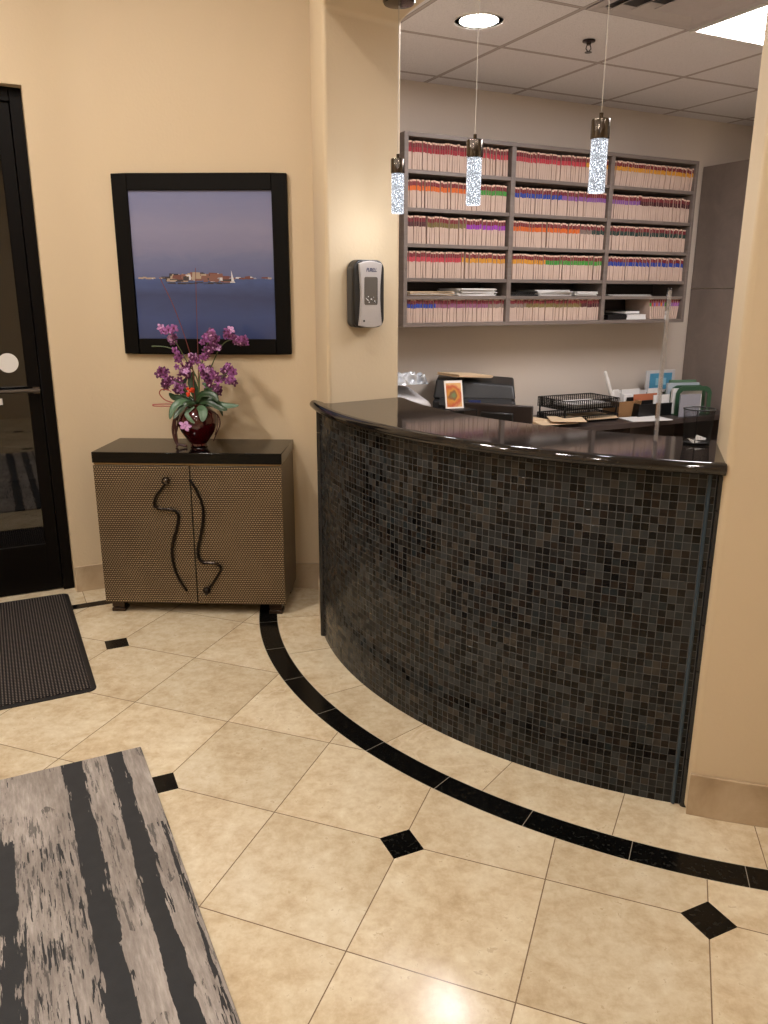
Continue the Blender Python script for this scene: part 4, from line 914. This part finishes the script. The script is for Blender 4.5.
for k, (dx, dy, h_) in enumerate([(-.055, .0, .165), (-.01, .03, .14), (.03, .045, .15), (.05, .0, .13)]):
    o = MB().box(-.03, .03, -.008, .008, 0, h_).obj('paper_packet', M_PAPER, loc=un(3.85 + dx, 4.10 + dy, DZ + .012), rotz=R(ANG) + rnd.uniform(-.5, .5), bevel=.003); tag(o, LP[k], 'packet', 'white packets in the wicker basket')
hs_ = thing('phone_handset', 'white handheld wand leaning up from the wicker basket', 'handset', un(3.745, 4.10, DZ + .09), R(ANG)); 
MB().tube(curve_smooth([(.04, 0, 0), (-.0, .0, .08), (-.035, 0, .16), (-.052, 0, .20)], 4), [.014] * 9 + [.011] * 4, 10).obj('wand', M_WHITE, hs_, smooth=True); MB().ball(Vector((-.054, 0, .205)), .012, 10).obj('tip', M_WHITE, hs_, smooth=True)
# black organiser with papers
og = thing('desk_organizer', 'black desk organiser holding envelopes on the back desk', 'desk organiser', un(4.05, 4.06, DZ + .001), R(ANG))
m = MB()
for j in range(4): m.box(-.17, .17, -.10 + j * .06, -.096 + j * .06, 0, .085 + j * .018)
m.box(-.17, -.166, -.10, .084, 0, .09).box(.166, .17, -.10, .084, 0, .09).box(-.17, .17, -.10, .084, 0, .004); m.obj('rack', M_PLB, og, bevel=.001)
cols = [(M_PAPER, 'white'), (plain('rust_paper', '#b36a4a', .8), 'rust'), (M_PAPER, 'white'), (M_GREYW, 'grey'), (M_PAPER, 'white')]
NMX = ['white envelope sticking up at the far left of the black organiser', 'rust coloured folder standing in the black organiser', 'white striped leaflet at the front right of the black organiser', 'grey envelope at the back of the black organiser', 'white card at the rear right of the black organiser']
for k, (dx, dy, h_, w_) in enumerate([(-.10, .055, .165, .16), (-.01, .0, .135, .22), (.08, -.06, .13, .16), (-.0, .072, .15, .12), (.11, .06, .16, .10)]):
    o = MB().box(-w_ / 2, w_ / 2, -.003, .003, 0, h_).obj('envelope', cols[k][0], loc=un(4.05 + dx, 4.06 + dy, DZ + .006), rotz=R(ANG)); tag(o, NMX[k], 'envelope', 'envelopes in the black organiser'); o.rotation_euler.x = -.08
put(sheets('f', 2, .30, .18, [M_PAPER], .002, .015, 22, .2), M_PAPER, 'loose_papers', 3.86, 3.90, DZ + .001, 'white sheets lying at the front of the desk before the basket', 'papers')
# small framed card
fr_ = thing('picture_frame', 'small white framed card with blue print against the office wall', 'picture frame', un(4.33, 4.24, DZ + .12), R(ANG)); fr_.rotation_euler.x = 0
MB().box(-.135, .135, -.006, .006, 0, .155).obj('mat_board', M_GREYW, fr_, bevel=.001); MB().box(-.105, .105, -.009, -.006, .02, .135).obj('print', plain('blue_print', '#4f93b5', .4), fr_); MB().box(-.05, .05, -.0105, -.009, .05, .10).obj('print_label', plain('blue_label', '#8fc0d6', .4), fr_)
MB().box(-.11, .11, .0, .07, -.119, -.0).obj('stand_block', M_PLD, fr_)
# green organiser
gr_ = thing('green_sorter', 'green plastic file sorter on the right end of the back desk', 'file sorter', un(4.33, 3.99, DZ + .001), R(ANG) - .25); MG = plain('green_plastic', '#2f4f38', .4)
def archp(y): 
    m = MB(); o_ = [(-.135, 0), (-.135, .15), (-.12, .18), (-.09, .195), (.09, .195), (.12, .18), (.135, .15), (.135, 0)]; i_ = [(-.105, 0), (-.105, .145), (-.085, .165), (.085, .165), (.105, .145), (.105, 0)]
    n1 = o_ + i_[::-1]; return n1
for j, y in enumerate((-.09, -.02, .05)):
    n1 = archp(y); n_ = len(n1); yprism(n1, y, y - .008).obj('divider', MG, gr_, bevel=.002)
MB().box(-.135, .135, -.10, .06, 0, .006).obj('base', MG, gr_)
for k, (dx, dy, h_, w_, mt, lb) in enumerate([(-.03, -.055, .17, .22, M_PAPER, 'white papers standing at the front of the green sorter'), (-.02, .015, .20, .24, plain('pale_blue_paper', '#aab4bd', .8), 'pale blue folder standing in the green sorter'), (.03, .10, .21, .2, plain('green_folder', '#5b7a5f', .8), 'green folder standing behind the sorter')]):
    p = Matrix.Rotation(R(ANG) - .25, 4, 'Z') @ Vector((dx, dy, 0)); o = MB().box(-w_ / 2, w_ / 2, -.012, .012, 0, h_).obj('file_papers', mt, loc=un(4.33, 3.99, DZ + .008) + p, rotz=R(ANG) - .25); tag(o, lb, 'papers')
# notice card seen through the mesh cup
tag(MB().box(-.085, .085, -.004, .004, 0, .15).obj('notice_card', plain('grey_blue_card', '#8e8e98', .6), loc=un(4.23, 3.855, DZ + .001), rotz=R(ANG) - .1), 'grey card standing before the green file sorter', 'card')

# mesh cup on the counter
cup = thing('mesh_pencil_cup', 'black wire mesh cup on the granite counter by the right wall', 'pencil cup', Vector((.975, 2.435, 1.111)))
def cupwire(r0, r1, z0, z1, nseg, nz):
    m = MB(); w_ = .00035
    for k in range(nseg):
        a = 2 * PI * k / nseg; d = Vector((math.cos(a), math.sin(a), 0)); m.tube([d * r0 + Vector((0, 0, z0)), d * r1 + Vector((0, 0, z1))], w_, 4)
    for j in range(nz + 1):
        f = j / nz; r_ = r0 + (r1 - r0) * f; z = z0 + (z1 - z0) * f; m.tube([(r_ * math.cos(2 * PI * k / 36), r_ * math.sin(2 * PI * k / 36), z) for k in range(36)], w_, 4, closed=True)
    return m
cupwire(.038, .046, .004, .107, 60, 24).obj('mesh_wall', M_WIREB, cup)
MB().tube([(.0465 * math.cos(2 * PI * k / 40), .0465 * math.sin(2 * PI * k / 40), .108) for k in range(40)], .0022, 8, closed=True).obj('rim', M_WIREB, cup, smooth=True)
MB().lathe([(.001, .0005), (.039, .0005), (.0395, .006), (.037, .006), (.036, .003), (.001, .003)], 36).obj('base', M_WIREB, cup, smooth=True)
m = MB(); m.tube([(-.020, -.038, .004), (-.022, -.041, .107)], .0012, 6); m.obj('seam', M_WIREB, cup)
for k, (dx, dy, ro) in enumerate([(-.012, -.01, .5), (.014, .004, -.6)]):
    o = MB().add([(-.017, -.012, 0), (.017, -.012, .002), (.014, .013, .004), (-.015, .012, .012), (-.017, -.012, .001), (.017, -.012, .003), (.014, .013, .005), (-.015, .012, .013)], [(3, 2, 1, 0), (4, 5, 6, 7), (0, 1, 5, 4), (1, 2, 6, 5), (2, 3, 7, 6), (3, 0, 4, 7)]).obj('paper_slip', M_PAPER, loc=(.975 + dx, 2.435 + dy, 1.1155 + k * .006), rotz=ro)
    tag(o, ['crumpled white slip in the left of the mesh cup', 'crumpled white slip in the right of the mesh cup'][k], 'paper slip', 'paper slips in the mesh cup')
# clear acrylic guard seen edge-on
pb = Vector((.87, 2.49, 0)); vd = Vector((.342, .94, 0)).normalized()
ac = thing('acrylic_guard', 'clear acrylic sneeze guard standing edge-on on the granite counter', 'sneeze guard', Vector((.862, 2.475, 1.111)), math.atan2(vd.y, vd.x) + R(3))
m = yprism([(0, 0), (.17, 0), (.17, .45), (.155, .468), (.02, .468), (.0, .45)], .003, -.003); m.obj('sheet', M_ACR, ac, bevel=.001)
MB().box(-.002, .004, -.006, .006, 0, .46).obj('edge_strip', frosted(), ac, bevel=.0015)

# ------------------------------------------------------------------ rugs
def flat(name, mat, u1, n1, wd, ln, th, label, cat, corner=.01, rug=False):
    o = MB(); pts_ = []
    for cx, cy, a0_ in ((-corner, -corner, 0), (-wd + corner, -corner, 90), (-wd + corner, -ln + corner, 180), (-corner, -ln + corner, 270)):
        for k in range(6): a = R(a0_ + 90 * k / 5); pts_.append((cx + corner * math.cos(a), cy + corner * math.sin(a)))
    ob = o.prism(pts_, 0.0005, th).obj(name, mat, loc=un(u1, n1, 0), rotz=R(ANG), bevel=.002); return tag(ob, label, cat)
flat('striped_rug', M_RUG, .334, 2.60, 1.6, 2.4, .009, 'grey rug with dark distressed stripes on the travertine floor', 'rug', .006)
bmth = thing('entry_mat', 'charcoal ribbed entrance mat in front of the glass door', 'door mat', un(.252, 4.312, 0), R(ANG))
o = MB(); wd, ln, c_ = 1.85, 1.20, .035; pts_ = []
for cx, cy, a0_ in ((-c_, -c_, 0), (-wd + c_, -c_, 90), (-wd + c_, -ln + c_, 180), (-c_, -ln + c_, 270)):
    for k in range(6): a = R(a0_ + 90 * k / 5); pts_.append((cx + c_ * math.cos(a), cy + c_ * math.sin(a)))
o.prism(pts_, .0005, .006).obj('rubber_border', plain('black_rubber', '#141214', .6), bmth, bevel=.0015)
MB().box(-wd + .022, -.022, -ln + .022, -.022, .0061, .010).obj('ribbed_pile', M_MAT, bmth, bevel=.0015)
